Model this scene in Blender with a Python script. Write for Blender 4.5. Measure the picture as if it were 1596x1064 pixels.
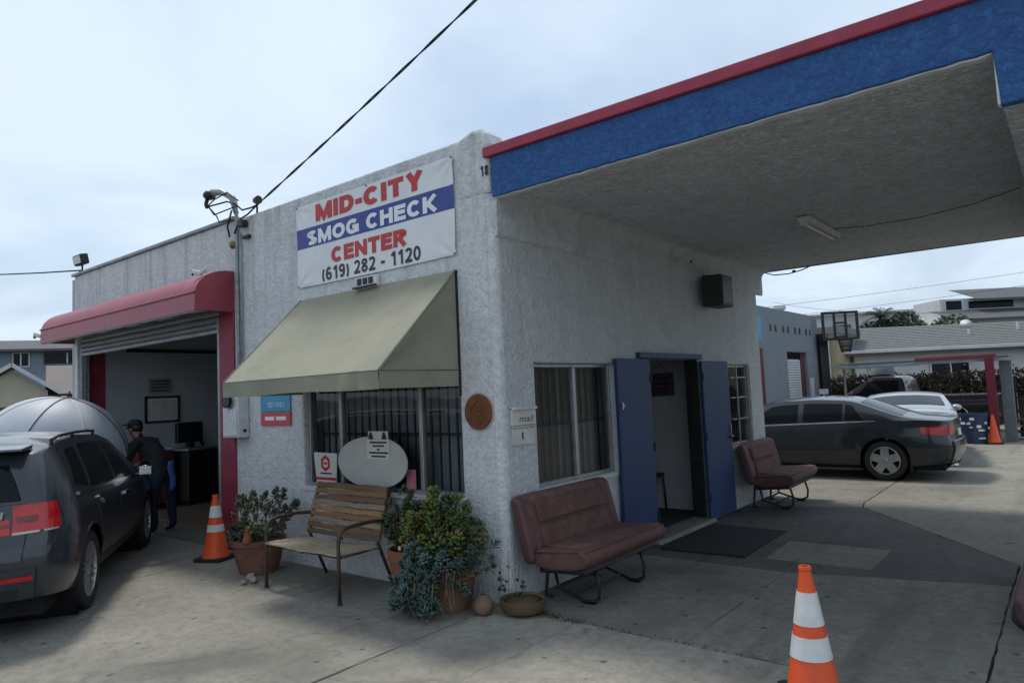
import bpy, bmesh, math, random
import numpy as np
from mathutils import Vector, Matrix
R = math.radians
random.seed(7)
for _o in list(bpy.data.objects):
    bpy.data.objects.remove(_o, do_unlink=True)
SC = bpy.context.scene
COL = SC.collection

# ------------------------------------------------------------------ camera
cam_d = bpy.data.cameras.new('camera')
cam = bpy.data.objects.new('camera', cam_d)
COL.objects.link(cam)
SC.camera = cam
cam_d.sensor_fit = 'HORIZONTAL'
cam_d.sensor_width = 36.0
cam_d.lens = 36.0 * 1091.44 / 1596.0
cam_d.clip_start = 0.05
cam_d.clip_end = 3000
def cam_matrix(loc, yaw, pit, rol):
    fwd = Vector((math.sin(yaw) * math.cos(pit), math.cos(yaw) * math.cos(pit), math.sin(pit)))
    right = Vector((math.cos(yaw), -math.sin(yaw), 0))
    up = right.cross(fwd)
    c, s = math.cos(rol), math.sin(rol)
    r = c * right + s * up
    u = -s * right + c * up
    m = Matrix((r, u, -fwd)).transposed().to_4x4()
    m.translation = Vector(loc)
    return m
cam.matrix_world = cam_matrix((3.723, -4.4675, 1.71), -0.67476954, 0.07252931, -0.04469939)

# ------------------------------------------------------------------ sky, sun, exposure
SUN_DIR = Vector((-0.52, 0.15, 1.0)).normalized()      # towards the sun
SUN_EL = math.asin(SUN_DIR.z)
SUN_AZ = math.atan2(SUN_DIR.x, SUN_DIR.y)
world = bpy.data.worlds.new('World')
SC.world = world
world.use_nodes = True
nt = world.node_tree
nt.nodes.clear()
def wn(t, **k):
    n = nt.nodes.new(t)
    for a, v in k.items():
        setattr(n, a, v)
    return n
w_out = wn('ShaderNodeOutputWorld')
w_bg = wn('ShaderNodeBackground')
w_bg.inputs['Strength'].default_value = 0.12
w_sky = wn('ShaderNodeTexSky')
w_sky.sky_type = 'NISHITA'
w_sky.sun_disc = False
w_sky.sun_elevation = SUN_EL
w_sky.sun_rotation = SUN_AZ
w_sky.air_density = 1.2
w_sky.dust_density = 1.5
w_tc = wn('ShaderNodeTexCoord')
w_sep = wn('ShaderNodeSeparateXYZ')
w_add = wn('ShaderNodeMath', operation='ADD'); w_add.inputs[1].default_value = 0.22
w_abs = wn('ShaderNodeMath', operation='ABSOLUTE')
w_dx = wn('ShaderNodeMath', operation='DIVIDE')
w_dy = wn('ShaderNodeMath', operation='DIVIDE')
w_cmb = wn('ShaderNodeCombineXYZ')
w_n1 = wn('ShaderNodeTexNoise'); w_n1.inputs['Scale'].default_value = 1.15; w_n1.inputs['Detail'].default_value = 7; w_n1.inputs['Roughness'].default_value = 0.5; w_n1.inputs['Distortion'].default_value = 0.6
w_r1 = wn('ShaderNodeValToRGB')
w_r1.color_ramp.elements[0].position = 0.28; w_r1.color_ramp.elements[0].color = (0.62, 0.62, 0.62, 1)
w_r1.color_ramp.elements[1].position = 0.62; w_r1.color_ramp.elements[1].color = (1, 1, 1, 1)
w_n2 = wn('ShaderNodeTexNoise'); w_n2.inputs['Scale'].default_value = 1.1; w_n2.inputs['Detail'].default_value = 7; w_n2.inputs['Distortion'].default_value = 0.4
w_r2 = wn('ShaderNodeValToRGB')
w_r2.color_ramp.elements[0].position = 0.36; w_r2.color_ramp.elements[0].color = (3.2, 4.0, 5.1, 1)
w_r2.color_ramp.elements[1].position = 0.60; w_r2.color_ramp.elements[1].color = (4.9, 5.7, 6.6, 1)
w_mix = wn('ShaderNodeMix', data_type='RGBA')
L = nt.links.new
L(w_tc.outputs['Generated'], w_sep.inputs[0])
L(w_sep.outputs[2], w_abs.inputs[0]); L(w_abs.outputs[0], w_add.inputs[0])
L(w_sep.outputs[0], w_dx.inputs[0]); L(w_add.outputs[0], w_dx.inputs[1])
L(w_sep.outputs[1], w_dy.inputs[0]); L(w_add.outputs[0], w_dy.inputs[1])
L(w_dx.outputs[0], w_cmb.inputs[0]); L(w_dy.outputs[0], w_cmb.inputs[1])
L(w_cmb.outputs[0], w_n1.inputs['Vector']); L(w_cmb.outputs[0], w_n2.inputs['Vector'])
L(w_n1.outputs['Fac'], w_r1.inputs[0]); L(w_n2.outputs['Fac'], w_r2.inputs[0])
L(w_r1.outputs[0], w_mix.inputs['Factor'])
L(w_sky.outputs[0], w_mix.inputs['A']); L(w_r2.outputs[0], w_mix.inputs['B'])
L(w_mix.outputs['Result'], w_bg.inputs['Color'])
L(w_bg.outputs[0], w_out.inputs[0])

sun_d = bpy.data.lights.new('sun', 'SUN')
sun_d.energy = 2.0
sun_d.angle = R(9)
sun_d.color = (1.0, 0.95, 0.87)
sun = bpy.data.objects.new('sun', sun_d)
COL.objects.link(sun)
sun.rotation_euler = (-SUN_DIR).to_track_quat('-Z', 'Y').to_euler()
sun.location = (0, 0, 30)
SC.view_settings.view_transform = 'Standard'
SC.view_settings.look = 'None'
SC.view_settings.gamma = 1
SC.view_settings.use_curve_mapping = False
SC.view_settings.exposure = 0.42
try:
    SC.cycles.max_bounces = 8
    SC.cycles.use_denoising = True
except Exception:
    pass

# ------------------------------------------------------------------ mesh helper
class B:
    def __init__(s):
        s.v = []; s.f = []
    def add(s, vs, fs):
        n = len(s.v)
        s.v += [tuple(map(float, p)) for p in vs]
        s.f += [tuple(i + n for i in f) for f in fs]
        return s
    def box(s, x0, x1, y0, y1, z0, z1):
        return s.add([(x0,y0,z0),(x1,y0,z0),(x1,y1,z0),(x0,y1,z0),(x0,y0,z1),(x1,y0,z1),(x1,y1,z1),(x0,y1,z1)],
                     [(0,3,2,1),(4,5,6,7),(0,1,5,4),(1,2,6,5),(2,3,7,6),(3,0,4,7)])
    def obox(s, c, ax, ay, az, hx, hy, hz):
        c = Vector(c); ax = Vector(ax).normalized() * hx; ay = Vector(ay).normalized() * hy; az = Vector(az).normalized() * hz
        P = [c + ax*i + ay*j + az*k for k in (-1,1) for (i,j) in ((-1,-1),(1,-1),(1,1),(-1,1))]
        return s.add(P, [(0,3,2,1),(4,5,6,7),(0,1,5,4),(1,2,6,5),(2,3,7,6),(3,0,4,7)])
    def bar(s, p, q, w, h=None, up=(0,0,1)):
        p = Vector(p); q = Vector(q); d = q - p; h = h or w
        u = Vector(up)
        if abs(d.normalized().dot(u)) > .98: u = Vector((0,1,0))
        sd = d.cross(u).normalized(); u2 = sd.cross(d).normalized()
        return s.obox((p+q)/2, d, sd, u2, d.length/2, w/2, h/2)
    def tube(s, pts, r, n=8, cap=True):
        pts = [Vector(p) for p in pts]
        if not isinstance(r, (list, tuple)): r = [r]*len(pts)
        rings = []; prev = None
        for i, p in enumerate(pts):
            t = (pts[min(i+1, len(pts)-1)] - pts[max(i-1, 0)]).normalized()
            if prev is None:
                a = Vector((0,0,1)) if abs(t.z) < .9 else Vector((1,0,0))
                u = t.cross(a).normalized()
            else:
                u = (prev - t*prev.dot(t)).normalized()
            prev = u; w = t.cross(u)
            rings.append([p + (u*math.cos(2*math.pi*k/n) + w*math.sin(2*math.pi*k/n))*r[i] for k in range(n)])
        vs = [q for rg in rings for q in rg]; fs = []
        for i in range(len(pts)-1):
            for k in range(n):
                fs.append((i*n+k, i*n+(k+1)%n, (i+1)*n+(k+1)%n, (i+1)*n+k))
        if cap:
            fs.append(tuple(range(n-1, -1, -1))); fs.append(tuple((len(pts)-1)*n+k for k in range(n)))
        return s.add(vs, fs)
    def lathe(s, prof, c=(0,0,0), n=20, axis='z', cap=True):
        vs = []; fs = []
        for (r, h) in prof:
            for k in range(n):
                a = 2*math.pi*k/n
                x, y, z = r*math.cos(a), r*math.sin(a), h
                if axis == 'y': x, y, z = x, z, -y
                if axis == 'x': x, y, z = z, x, y
                vs.append((c[0]+x, c[1]+y, c[2]+z))
        m = len(prof)
        for i in range(m-1):
            for k in range(n):
                fs.append((i*n+k, i*n+(k+1)%n, (i+1)*n+(k+1)%n, (i+1)*n+k))
        if cap:
            if prof[0][0] > 1e-4: fs.append(tuple(range(n-1, -1, -1)))
            if prof[-1][0] > 1e-4: fs.append(tuple((m-1)*n+k for k in range(n)))
        return s.add(vs, fs)
    def prism(s, poly, axis, d0, d1):
        n = len(poly)
        def P(a, b, d):
            return {'x': (d, a, b), 'y': (a, d, b), 'z': (a, b, d)}[axis]
        vs = [P(a, b, d0) for a, b in poly] + [P(a, b, d1) for a, b in poly]
        fs = [tuple(range(n)), tuple(range(2*n-1, n-1, -1))] + [(i, i+n, (i+1) % n + n, (i+1) % n) for i in range(n)]
        return s.add(vs, fs)
    def grid(s, fn, nu, nv, flip=False):
        vs = [fn(i/nu, j/nv) for i in range(nu+1) for j in range(nv+1)]
        fs = []
        for i in range(nu):
            for j in range(nv):
                a = i*(nv+1)+j
                q = (a, a+nv+1, a+nv+2, a+1)
                fs.append(q[::-1] if flip else q)
        return s.add(vs, fs)
    def ball(s, c, rx, ry=None, rz=None, nu=12, nv=8, fn=None):
        ry = ry or rx; rz = rz or rx
        vs = []; fs = []
        for j in range(nv+1):
            th = math.pi*j/nv
            for i in range(nu):
                a = 2*math.pi*i/nu
                d = Vector((math.sin(th)*math.cos(a), math.sin(th)*math.sin(a), math.cos(th)))
                k = fn(d) if fn else 1
                vs.append((c[0]+rx*d.x*k, c[1]+ry*d.y*k, c[2]+rz*d.z*k))
        for j in range(nv):
            for i in range(nu):
                fs.append((j*nu+i, (j+1)*nu+i, (j+1)*nu+(i+1) % nu, j*nu+(i+1) % nu))
        return s.add(vs, fs)
    def mesh(s, name, mats, smooth=False, clean=True):
        me = bpy.data.meshes.new(name)
        me.from_pydata(s.v, [], s.f)
        bm = bmesh.new(); bm.from_mesh(me)
        if clean:
            bmesh.ops.remove_doubles(bm, verts=bm.verts, dist=1e-5)
            bmesh.ops.recalc_face_normals(bm, faces=bm.faces)
        bm.to_mesh(me); bm.free()
        if not isinstance(mats, (list, tuple)): mats = [mats]
        for m in mats: me.materials.append(m)
        if smooth:
            me.polygons.foreach_set('use_smooth', [True]*len(me.polygons))
        me.update()
        return me

def link(name, me, parent=None, loc=None, rot=None):
    o = bpy.data.objects.new(name, me)
    COL.objects.link(o)
    if parent is not None: o.parent = parent
    if loc is not None: o.location = loc
    if rot is not None: o.rotation_euler = rot
    return o
def auto_smooth(o, ang=35):
    me = o.data
    me.polygons.foreach_set('use_smooth', [True]*len(me.polygons))
    bm = bmesh.new(); bm.from_mesh(me)
    for e in bm.edges:
        if len(e.link_faces) == 2 and e.calc_face_angle(0) > R(ang): e.smooth = False
    bm.to_mesh(me); bm.free()
def obj(name, b, m, parent=None, smooth=False, bevel=0, seg=2, clean=True, sub=0):
    o = link(name, b.mesh(name, m, smooth is True, clean), parent)
    if bevel:
        md = o.modifiers.new('bevel', 'BEVEL'); md.width = bevel; md.segments = seg; md.limit_method = 'ANGLE'; md.angle_limit = R(40)
        md.harden_normals = False
    if sub:
        md = o.modifiers.new('sub', 'SUBSURF'); md.levels = sub; md.render_levels = sub
    if smooth == 'auto': auto_smooth(o)
    return o
def tag(o, label=None, cat=None, group=None, kind=None):
    if label: o['label'] = label
    if cat: o['category'] = cat
    if group: o['group'] = group
    if kind: o['kind'] = kind
    return o
def thing(name, label, cat, loc=(0,0,0), rz=0, group=None, rot=None):
    o = bpy.data.objects.new(name, None)
    o.empty_display_size = .2
    COL.objects.link(o)
    o.location = loc
    o.rotation_euler = rot or (0, 0, rz)
    return tag(o, label, cat, group)
def copy_tree(o, parent=None):
    c = o.copy(); COL.objects.link(c)
    if parent is not None: c.parent = parent
    for ch in [q for q in bpy.data.objects if q.parent == o]:
        copy_tree(ch, c)
    return c
def text_mesh(name, body, m, width, height, parent=None, offset=0.0, shear=0.0, spacing=1.0, depth=0.002):
    """flat lettering in local x (right) / z (up), centred, scaled to width x height, facing -y"""
    cu = bpy.data.curves.new(name, 'FONT')
    cu.body = body; cu.align_x = 'CENTER'; cu.offset = offset; cu.shear = shear; cu.space_character = spacing
    cu.resolution_u = 3
    t = bpy.data.objects.new(name, cu); COL.objects.link(t)
    dg = bpy.context.evaluated_depsgraph_get()
    me = bpy.data.meshes.new_from_object(t.evaluated_get(dg))
    bpy.data.objects.remove(t, do_unlink=True); bpy.data.curves.remove(cu)
    co = np.array([v.co[:] for v in me.vertices])
    mn, mx = co.min(0), co.max(0)
    sx = width/(mx[0]-mn[0]); sy = height/(mx[1]-mn[1])
    for v in me.vertices:
        x = (v.co.x-(mn[0]+mx[0])/2)*sx; y = (v.co.y-(mn[1]+mx[1])/2)*sy
        v.co = (x, 0, y)
    me.materials.clear(); me.materials.append(m)
    o = link(name, me, parent)
    return o

# ------------------------------------------------------------------ bold block lettering built from ribbons
def _arc(cx, cy, rx, ry, a0, a1, n=14):
    return [(cx+rx*math.cos(R(a0+(a1-a0)*k/n)), cy+ry*math.sin(R(a0+(a1-a0)*k/n))) for k in range(n+1)]
def glyph(c, w, W):
    """list of (points, closed) centre lines in a W x 1 cell for stroke width w"""
    h = w/2; Lx, Rx, T, Bo = h, W-h, 1-h, h; cx = W/2
    if c == 'M': return [([(Lx,0),(Lx,1)],0), ([(Lx*1.1,1-h*.6),(cx,.16),(W-Lx*1.1,1-h*.6)],0), ([(Rx,0),(Rx,1)],0)]
    if c == 'I': return [([(cx,0),(cx,1)],0)]
    if c == 'D': return [([(Lx,T),(W*.46,T)]+_arc(W*.46,.5,Rx-W*.46,.5-h,88,-88)+[(W*.46,Bo),(Lx,Bo)],1)]
    if c == '-': return [([(0,.42),(W,.42)],0)]
    if c == 'C': return [(_arc(cx,.5,cx-h,.5-h,42,318,22),0)]
    if c == 'G': return [(_arc(cx,.5,cx-h,.5-h,42,335,22),0), ([(Rx,.05),(Rx,.52)],0), ([(W,.46),(cx,.46)],0)]
    if c == 'T': return [([(0,T),(W,T)],0), ([(cx,0),(cx,T)],0)]
    if c == 'Y': return [([(h*1.1,1),(cx,.46)],0), ([(W-h*1.1,1),(cx,.46)],0), ([(cx,0),(cx,.52)],0)]
    if c == 'S': return [(_arc(cx,.735,cx-h,.265-h,28,270,14)[:-1]+_arc(cx,.265,cx-h,.265+.0-h+.0,90,-152,14),0)] if False else [(_arc(cx,.74,cx-h,.26-h,25,262,13)+_arc(cx,.27,cx-h,.27-h,82,-155,13),0)]
    if c == 'O': return [(_arc(cx,.5,cx-h,.5-h,0,360,28)[:-1],1)]
    if c == '0': return [(_arc(cx,.5,cx-h,.5-h,0,360,24)[:-1],1)]
    if c == 'H': return [([(Lx,0),(Lx,1)],0), ([(Rx,0),(Rx,1)],0), ([(Lx,.52),(Rx,.52)],0)]
    if c == 'E': return [([(Lx,0),(Lx,1)],0), ([(Lx,T),(W,T)],0), ([(Lx,.52),(W*.94,.52)],0), ([(Lx,Bo),(W,Bo)],0)]
    if c == 'K': return [([(Lx,0),(Lx,1)],0), ([(Lx,.36),(W-h*1.2,1)],0), ([(W*.36,.52),(W-h*1.1,0)],0)]
    if c == 'N': return [([(Lx,0),(Lx,1)],0), ([(Rx,0),(Rx,1)],0), ([(Lx,1-h*.7),(Rx,h*.7)],0)]
    if c == 'R': return [([(Lx,0),(Lx,1)],0), ([(Lx,T),(W*.55,T)]+_arc(W*.55,.73,Rx-W*.55,.27-h,85,-85,10)+[(W*.55,.46+h*.1),(Lx,.46+h*.1)],0), ([(W*.48,.46),(W-h*1.0,0)],0)]
    if c == '(': return [(_arc(W*1.25,.42,W*1.25-h,.62,132,228,10),0)]
    if c == ')': return [(_arc(-W*.25,.42,W*1.25-h,.62,48,-48,10),0)]
    if c == '1': return [([(W*.68,0),(W*.68,1)],0), ([(W*.68,.93),(W*.18,.72)],0)]
    if c == '2': return [(_arc(cx,.71,cx-h,.29-h,165,-25,12)+[(W*.6,.36),(Lx*1.15,Bo)],0), ([(0,Bo),(W,Bo)],0)]
    if c == '8': return [(_arc(cx,.745,cx-h*1.2,.255-h,0,360,18)[:-1],1), (_arc(cx,.275,cx-h,.275-h,0,360,20)[:-1],1)]
    if c == '6': return [(_arc(cx,.31,cx-h,.31-h,0,360,20)[:-1],1), (_arc(cx+.0,.5,cx-h,.5-h,48,188,12)+[(Lx,.32)],0)]
    if c == '9': return [(_arc(cx,.69,cx-h,.31-h,0,360,20)[:-1],1), (_arc(cx,.5,cx-h,.5-h,228,368,12)+[(Rx,.68)],0)]
    return []
GW = {'M':1.05,'I':.30,'-':.40,'(':.34,')':.34,'1':.62,' ':.36,'O':.98,'G':.95,'C':.90,'D':.86,'K':.92,'H':.86,'N':.88,'R':.88,'Y':.92,'E':.76,'T':.82,'S':.82}
def letters(parent, body, m, xc, zc, w, h, y, stroke=.24, gap=.08, lift=None):
    tot = sum(GW.get(c, .70) for c in body)+gap*(len(body)-1); sx = w/tot; x = xc-w/2
    for c in body:
        W = GW.get(c, .70)
        if c != ' ':
            b = B()
            for li, (pts, closed) in enumerate(glyph(c, stroke, W)):
                P = [Vector(p) for p in pts]; n = len(P); lt = []; rt = []
                for i in range(n):
                    a = P[i-1] if (i or closed) else None; q = P[(i+1) % n] if (i < n-1 or closed) else None
                    d1 = (P[i]-a).normalized() if a is not None and (P[i]-a).length > 1e-6 else None; d2 = (q-P[i]).normalized() if q is not None and (q-P[i]).length > 1e-6 else None
                    d1 = d1 or d2; d2 = d2 or d1
                    n1 = Vector((-d1.y, d1.x)); n2 = Vector((-d2.y, d2.x)); mm = n1+n2
                    mm = n1 if mm.length < .2 else mm.normalized()
                    k = (stroke/2)/max(.5, mm.dot(n1)); lt.append(P[i]+mm*k); rt.append(P[i]-mm*k)
                yy = y-.0004*li
                vs = [(x+p.x*sx, yy, zc-h/2+p.y*h) for p in lt]+[(x+p.x*sx, yy, zc-h/2+p.y*h) for p in rt]
                rng = range(n) if closed else range(n-1)
                b.add(vs, [(i, (i+1) % n, n+(i+1) % n, n+i) for i in rng])
            obj('letter', b, m, parent, clean=False)
        x += (W+gap)*sx
# ------------------------------------------------------------------ materials
def mat(name, c1, c2=None, scale=5.0, rough=0.8, bump=0.0, bscale=40.0, bdist=0.01, metal=0.0, spec=0.4, coat=0.0,
        stretch=(1,1,1), lo=0.35, hi=0.65, detail=6, spots=None, sscale=2.0, slo=0.55, shi=0.75, rvar=0.1, emit=None, alpha=None):
    m = bpy.data.materials.new(name); m.use_nodes = True
    t = m.node_tree; N = t.nodes; K = t.links.new
    p = N['Principled BSDF']
    p.inputs['Roughness'].default_value = rough
    p.inputs['Metallic'].default_value = metal
    p.inputs['Specular IOR Level'].default_value = spec
    p.inputs['Coat Weight'].default_value = coat
    p.inputs['Coat Roughness'].default_value = 0.06
    c1 = (*c1, 1); c2 = (*c2, 1) if c2 else tuple(min(1, a*0.78) for a in c1[:3]) + (1,)
    tc = N.new('ShaderNodeTexCoord'); mp = N.new('ShaderNodeMapping')
    mp.inputs['Scale'].default_value = stretch
    K(tc.outputs['Object'], mp.inputs[0])
    n = N.new('ShaderNodeTexNoise'); n.inputs['Scale'].default_value = scale; n.inputs['Detail'].default_value = detail; n.inputs['Roughness'].default_value = 0.62
    K(mp.outputs[0], n.inputs['Vector'])
    r = N.new('ShaderNodeValToRGB'); e = r.color_ramp.elements
    e[0].position = lo; e[0].color = c2; e[1].position = hi; e[1].color = c1
    K(n.outputs['Fac'], r.inputs[0])
    colr = r.outputs[0]
    if spots:
        n2 = N.new('ShaderNodeTexNoise'); n2.inputs['Scale'].default_value = sscale; n2.inputs['Detail'].default_value = 9; n2.inputs['Roughness'].default_value = 0.7
        K(mp.outputs[0], n2.inputs['Vector'])
        r2 = N.new('ShaderNodeValToRGB'); e2 = r2.color_ramp.elements
        e2[0].position = slo; e2[0].color = (0,0,0,1); e2[1].position = shi; e2[1].color = (1,1,1,1)
        K(n2.outputs['Fac'], r2.inputs[0])
        mx = N.new('ShaderNodeMix'); mx.data_type = 'RGBA'
        K(r2.outputs[0], mx.inputs['Factor']); K(colr, mx.inputs['A']); mx.inputs['B'].default_value = (*spots, 1)
        colr = mx.outputs['Result']
    K(colr, p.inputs['Base Color'])
    if rvar and not metal:
        mr = N.new('ShaderNodeMapRange'); mr.inputs[3].default_value = max(0, rough-rvar); mr.inputs[4].default_value = min(1, rough+rvar)
        K(n.outputs['Fac'], mr.inputs[0]); K(mr.outputs[0], p.inputs['Roughness'])
    if bump:
        nb = N.new('ShaderNodeTexNoise'); nb.inputs['Scale'].default_value = bscale; nb.inputs['Detail'].default_value = 5
        K(mp.outputs[0], nb.inputs['Vector'])
        bp = N.new('ShaderNodeBump'); bp.inputs['Strength'].default_value = bump; bp.inputs['Distance'].default_value = bdist
        K(nb.outputs['Fac'], bp.inputs['Height']); K(bp.outputs[0], p.inputs['Normal'])
    if emit:
        p.inputs['Emission Color'].default_value = (*emit[0], 1); p.inputs['Emission Strength'].default_value = emit[1]
    return m

def stucco(name, base, dark, streak=0.35, bump=0.55, paint_wear=None, bsc=1.0, bdist=0.03):
    m = bpy.data.materials.new(name); m.use_nodes = True
    t = m.node_tree; N = t.nodes; K = t.links.new
    p = N['Principled BSDF']; p.inputs['Roughness'].default_value = 0.88; p.inputs['Specular IOR Level'].default_value = 0.25
    tc = N.new('ShaderNodeTexCoord')
    def noise(scale, det, st=(1,1,1), rough=.6, dist=0):
        mp = N.new('ShaderNodeMapping'); mp.inputs['Scale'].default_value = st; K(tc.outputs['Object'], mp.inputs[0])
        n = N.new('ShaderNodeTexNoise'); n.inputs['Scale'].default_value = scale; n.inputs['Detail'].default_value = det; n.inputs['Roughness'].default_value = rough
        n.inputs['Distortion'].default_value = dist
        K(mp.outputs[0], n.inputs['Vector']); return n.outputs['Fac']
    def ramp(f, a, b, ca, cb):
        r = N.new('ShaderNodeValToRGB'); e = r.color_ramp.elements
        e[0].position = a; e[0].color = (*ca, 1); e[1].position = b; e[1].color = (*cb, 1); K(f, r.inputs[0]); return r.outputs[0]
    def mixc(fac, a, b):
        x = N.new('ShaderNodeMix'); x.data_type = 'RGBA'
        if isinstance(fac, float): x.inputs['Factor'].default_value = fac
        else: K(fac, x.inputs['Factor'])
        K(a, x.inputs['A'])
        if isinstance(b, tuple): x.inputs['B'].default_value = (*b, 1)
        else: K(b, x.inputs['B'])
        return x.outputs['Result']
    c = ramp(noise(14, 10, rough=.82), .37, .56, dark, base)
    c2 = ramp(noise(3.0, 6, rough=.7), .3, .62, tuple(.74*v for v in base), base)
    c = mixc(.45, c, c2)
    st = ramp(noise(5, 6, (1, 1, .07)), .5, .72, (0,0,0), (streak,)*3)
    sp = N.new('ShaderNodeSeparateXYZ'); K(tc.outputs['Object'], sp.inputs[0])
    zm = N.new('ShaderNodeMapRange'); zm.inputs[1].default_value = 1.6; zm.inputs[2].default_value = 3.9; zm.inputs[3].default_value = .25; zm.inputs[4].default_value = 1.25; K(sp.outputs[2], zm.inputs[0])
    sm_ = N.new('ShaderNodeMath'); sm_.operation = 'MULTIPLY'; K(st, sm_.inputs[0]); K(zm.outputs[0], sm_.inputs[1]); st = sm_.outputs[0]
    vo = N.new('ShaderNodeTexVoronoi'); vo.feature = 'DISTANCE_TO_EDGE'; vo.inputs['Scale'].default_value = .55
    wv = N.new('ShaderNodeMix'); wv.data_type = 'VECTOR'; wv.inputs['Factor'].default_value = .25
    wn2 = N.new('ShaderNodeTexNoise'); wn2.inputs['Scale'].default_value = 2.6; wn2.inputs['Detail'].default_value = 6; K(tc.outputs['Object'], wn2.inputs['Vector'])
    K(tc.outputs['Object'], wv.inputs['A']); K(wn2.outputs['Color'], wv.inputs['B']); K(wv.outputs['Result'], vo.inputs['Vector'])
    crk = ramp(vo.outputs['Distance'], .0, .005, (.16,)*3, (0,0,0))
    c = mixc(crk, c, tuple(.45*v for v in base))
    c = mixc(st, c, tuple(.42*v for v in base))
    if paint_wear:
        w = ramp(noise(3.2, 10, rough=.8), .60, .70, (0,0,0), (.6,)*3)
        c = mixc(w, c, paint_wear)
    K(c, p.inputs['Base Color'])
    h1 = noise(27*bsc, 8, dist=.2); h2 = noise(120*bsc, 4)
    ad = N.new('ShaderNodeMath'); ad.operation = 'MULTIPLY_ADD'; ad.inputs[1].default_value = .45
    K(h2, ad.inputs[0])
    h1r = ramp(h1, .42, .62, (0,0,0), (1,1,1))
    K(h1r, ad.inputs[2])
    b = N.new('ShaderNodeBump'); b.inputs['Strength'].default_value = bump; b.inputs['Distance'].default_value = bdist
    K(ad.outputs[0], b.inputs['Height']); K(b.outputs[0], p.inputs['Normal'])
    return m

def concrete(name, base, dark, stain=.5, seed=0, speck=.35):
    m = bpy.data.materials.new(name); m.use_nodes = True
    t = m.node_tree; N = t.nodes; K = t.links.new
    p = N['Principled BSDF']; p.inputs['Specular IOR Level'].default_value = 0.3
    tc = N.new('ShaderNodeTexCoord')
    mp = N.new('ShaderNodeMapping'); mp.inputs['Location'].default_value = (seed*3.7, seed*1.9, 0); K(tc.outputs['Object'], mp.inputs[0])
    def noise(s, d, r=.6, dist=0):
        n = N.new('ShaderNodeTexNoise'); n.inputs['Scale'].default_value = s; n.inputs['Detail'].default_value = d; n.inputs['Roughness'].default_value = r; n.inputs['Distortion'].default_value = dist
        K(mp.outputs[0], n.inputs['Vector']); return n.outputs['Fac']
    def ramp(f, a, b, ca, cb):
        r = N.new('ShaderNodeValToRGB'); e = r.color_ramp.elements
        e[0].position = a; e[0].color = (*ca, 1); e[1].position = b; e[1].color = (*cb, 1); K(f, r.inputs[0]); return r.outputs[0]
    def mixc(fac, a, b):
        x = N.new('ShaderNodeMix'); x.data_type = 'RGBA'; K(fac, x.inputs['Factor']); K(a, x.inputs['A']); x.inputs['B'].default_value = (*b, 1); return x.outputs['Result']
    c = ramp(noise(.9, 8, .65), .3, .7, dark, base)
    fine = ramp(noise(46, 8, .8), .38, .70, (0,0,0), (.55,)*3)
    c = mixc(fine, c, tuple(.50*v for v in base))
    med = ramp(noise(11, 9, .8), .44, .62, (0,0,0), (.6,)*3)
    c = mixc(med, c, tuple(.62*v for v in dark))
    mpt = N.new('ShaderNodeMapping'); mpt.inputs['Scale'].default_value = (2.2, .16, 1); mpt.inputs['Rotation'].default_value = (0, 0, .35); K(tc.outputs['Object'], mpt.inputs[0])
    nt_ = N.new('ShaderNodeTexNoise'); nt_.inputs['Scale'].default_value = 1.6; nt_.inputs['Detail'].default_value = 7; K(mpt.outputs[0], nt_.inputs['Vector'])
    tyre = ramp(nt_.outputs['Fac'], .56, .70, (0,0,0), (.45,)*3)
    c = mixc(tyre, c, tuple(.5*v for v in dark))
    s1 = ramp(noise(.55, 7, .6, .8), .52, .7, (0,0,0), (stain,)*3)
    c = mixc(s1, c, tuple(.42*v for v in dark))
    s2 = ramp(noise(3.1, 6, .6, .3), .63, .69, (0,0,0), (speck*1.7,)*3)
    c = mixc(s2, c, tuple(.35*v for v in dark))
    vd = N.new('ShaderNodeTexVoronoi'); vd.inputs['Scale'].default_value = 3.4; K(mp.outputs[0], vd.inputs['Vector'])
    dm_ = N.new('ShaderNodeMath'); dm_.operation = 'MULTIPLY_ADD'; dm_.inputs[1].default_value = .10; K(noise(30, 4), dm_.inputs[0]); K(vd.outputs['Distance'], dm_.inputs[2])
    dr_ = ramp(dm_.outputs[0], .115, .15, (.75,)*3, (0,0,0))
    c = mixc(dr_, c, tuple(.3*v for v in dark))
    # hairline cracks
    vo = N.new('ShaderNodeTexVoronoi'); vo.feature = 'DISTANCE_TO_EDGE'; vo.inputs['Scale'].default_value = .32
    mp2 = N.new('ShaderNodeMix'); mp2.data_type = 'VECTOR'; mp2.inputs['Factor'].default_value = .22
    nn = N.new('ShaderNodeTexNoise'); nn.inputs['Scale'].default_value = 2.2; nn.inputs['Detail'].default_value = 6; K(mp.outputs[0], nn.inputs['Vector'])
    K(mp.outputs[0], mp2.inputs['A']); K(nn.outputs['Color'], mp2.inputs['B']); K(mp2.outputs['Result'], vo.inputs['Vector'])
    cr = ramp(vo.outputs['Distance'], .0, .0045, (.30,)*3, (0,0,0))
    c = mixc(cr, c, tuple(.25*v for v in dark))
    K(c, p.inputs['Base Color'])
    rr = N.new('ShaderNodeMapRange'); rr.inputs[3].default_value = .6; rr.inputs[4].default_value = .95
    K(noise(1.4, 5), rr.inputs[0]); K(rr.outputs[0], p.inputs['Roughness'])
    b = N.new('ShaderNodeBump'); b.inputs['Strength'].default_value = .5; b.inputs['Distance'].default_value = .006
    K(noise(60, 6, .7), b.inputs['Height']); K(b.outputs[0], p.inputs['Normal'])
    return m

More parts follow.
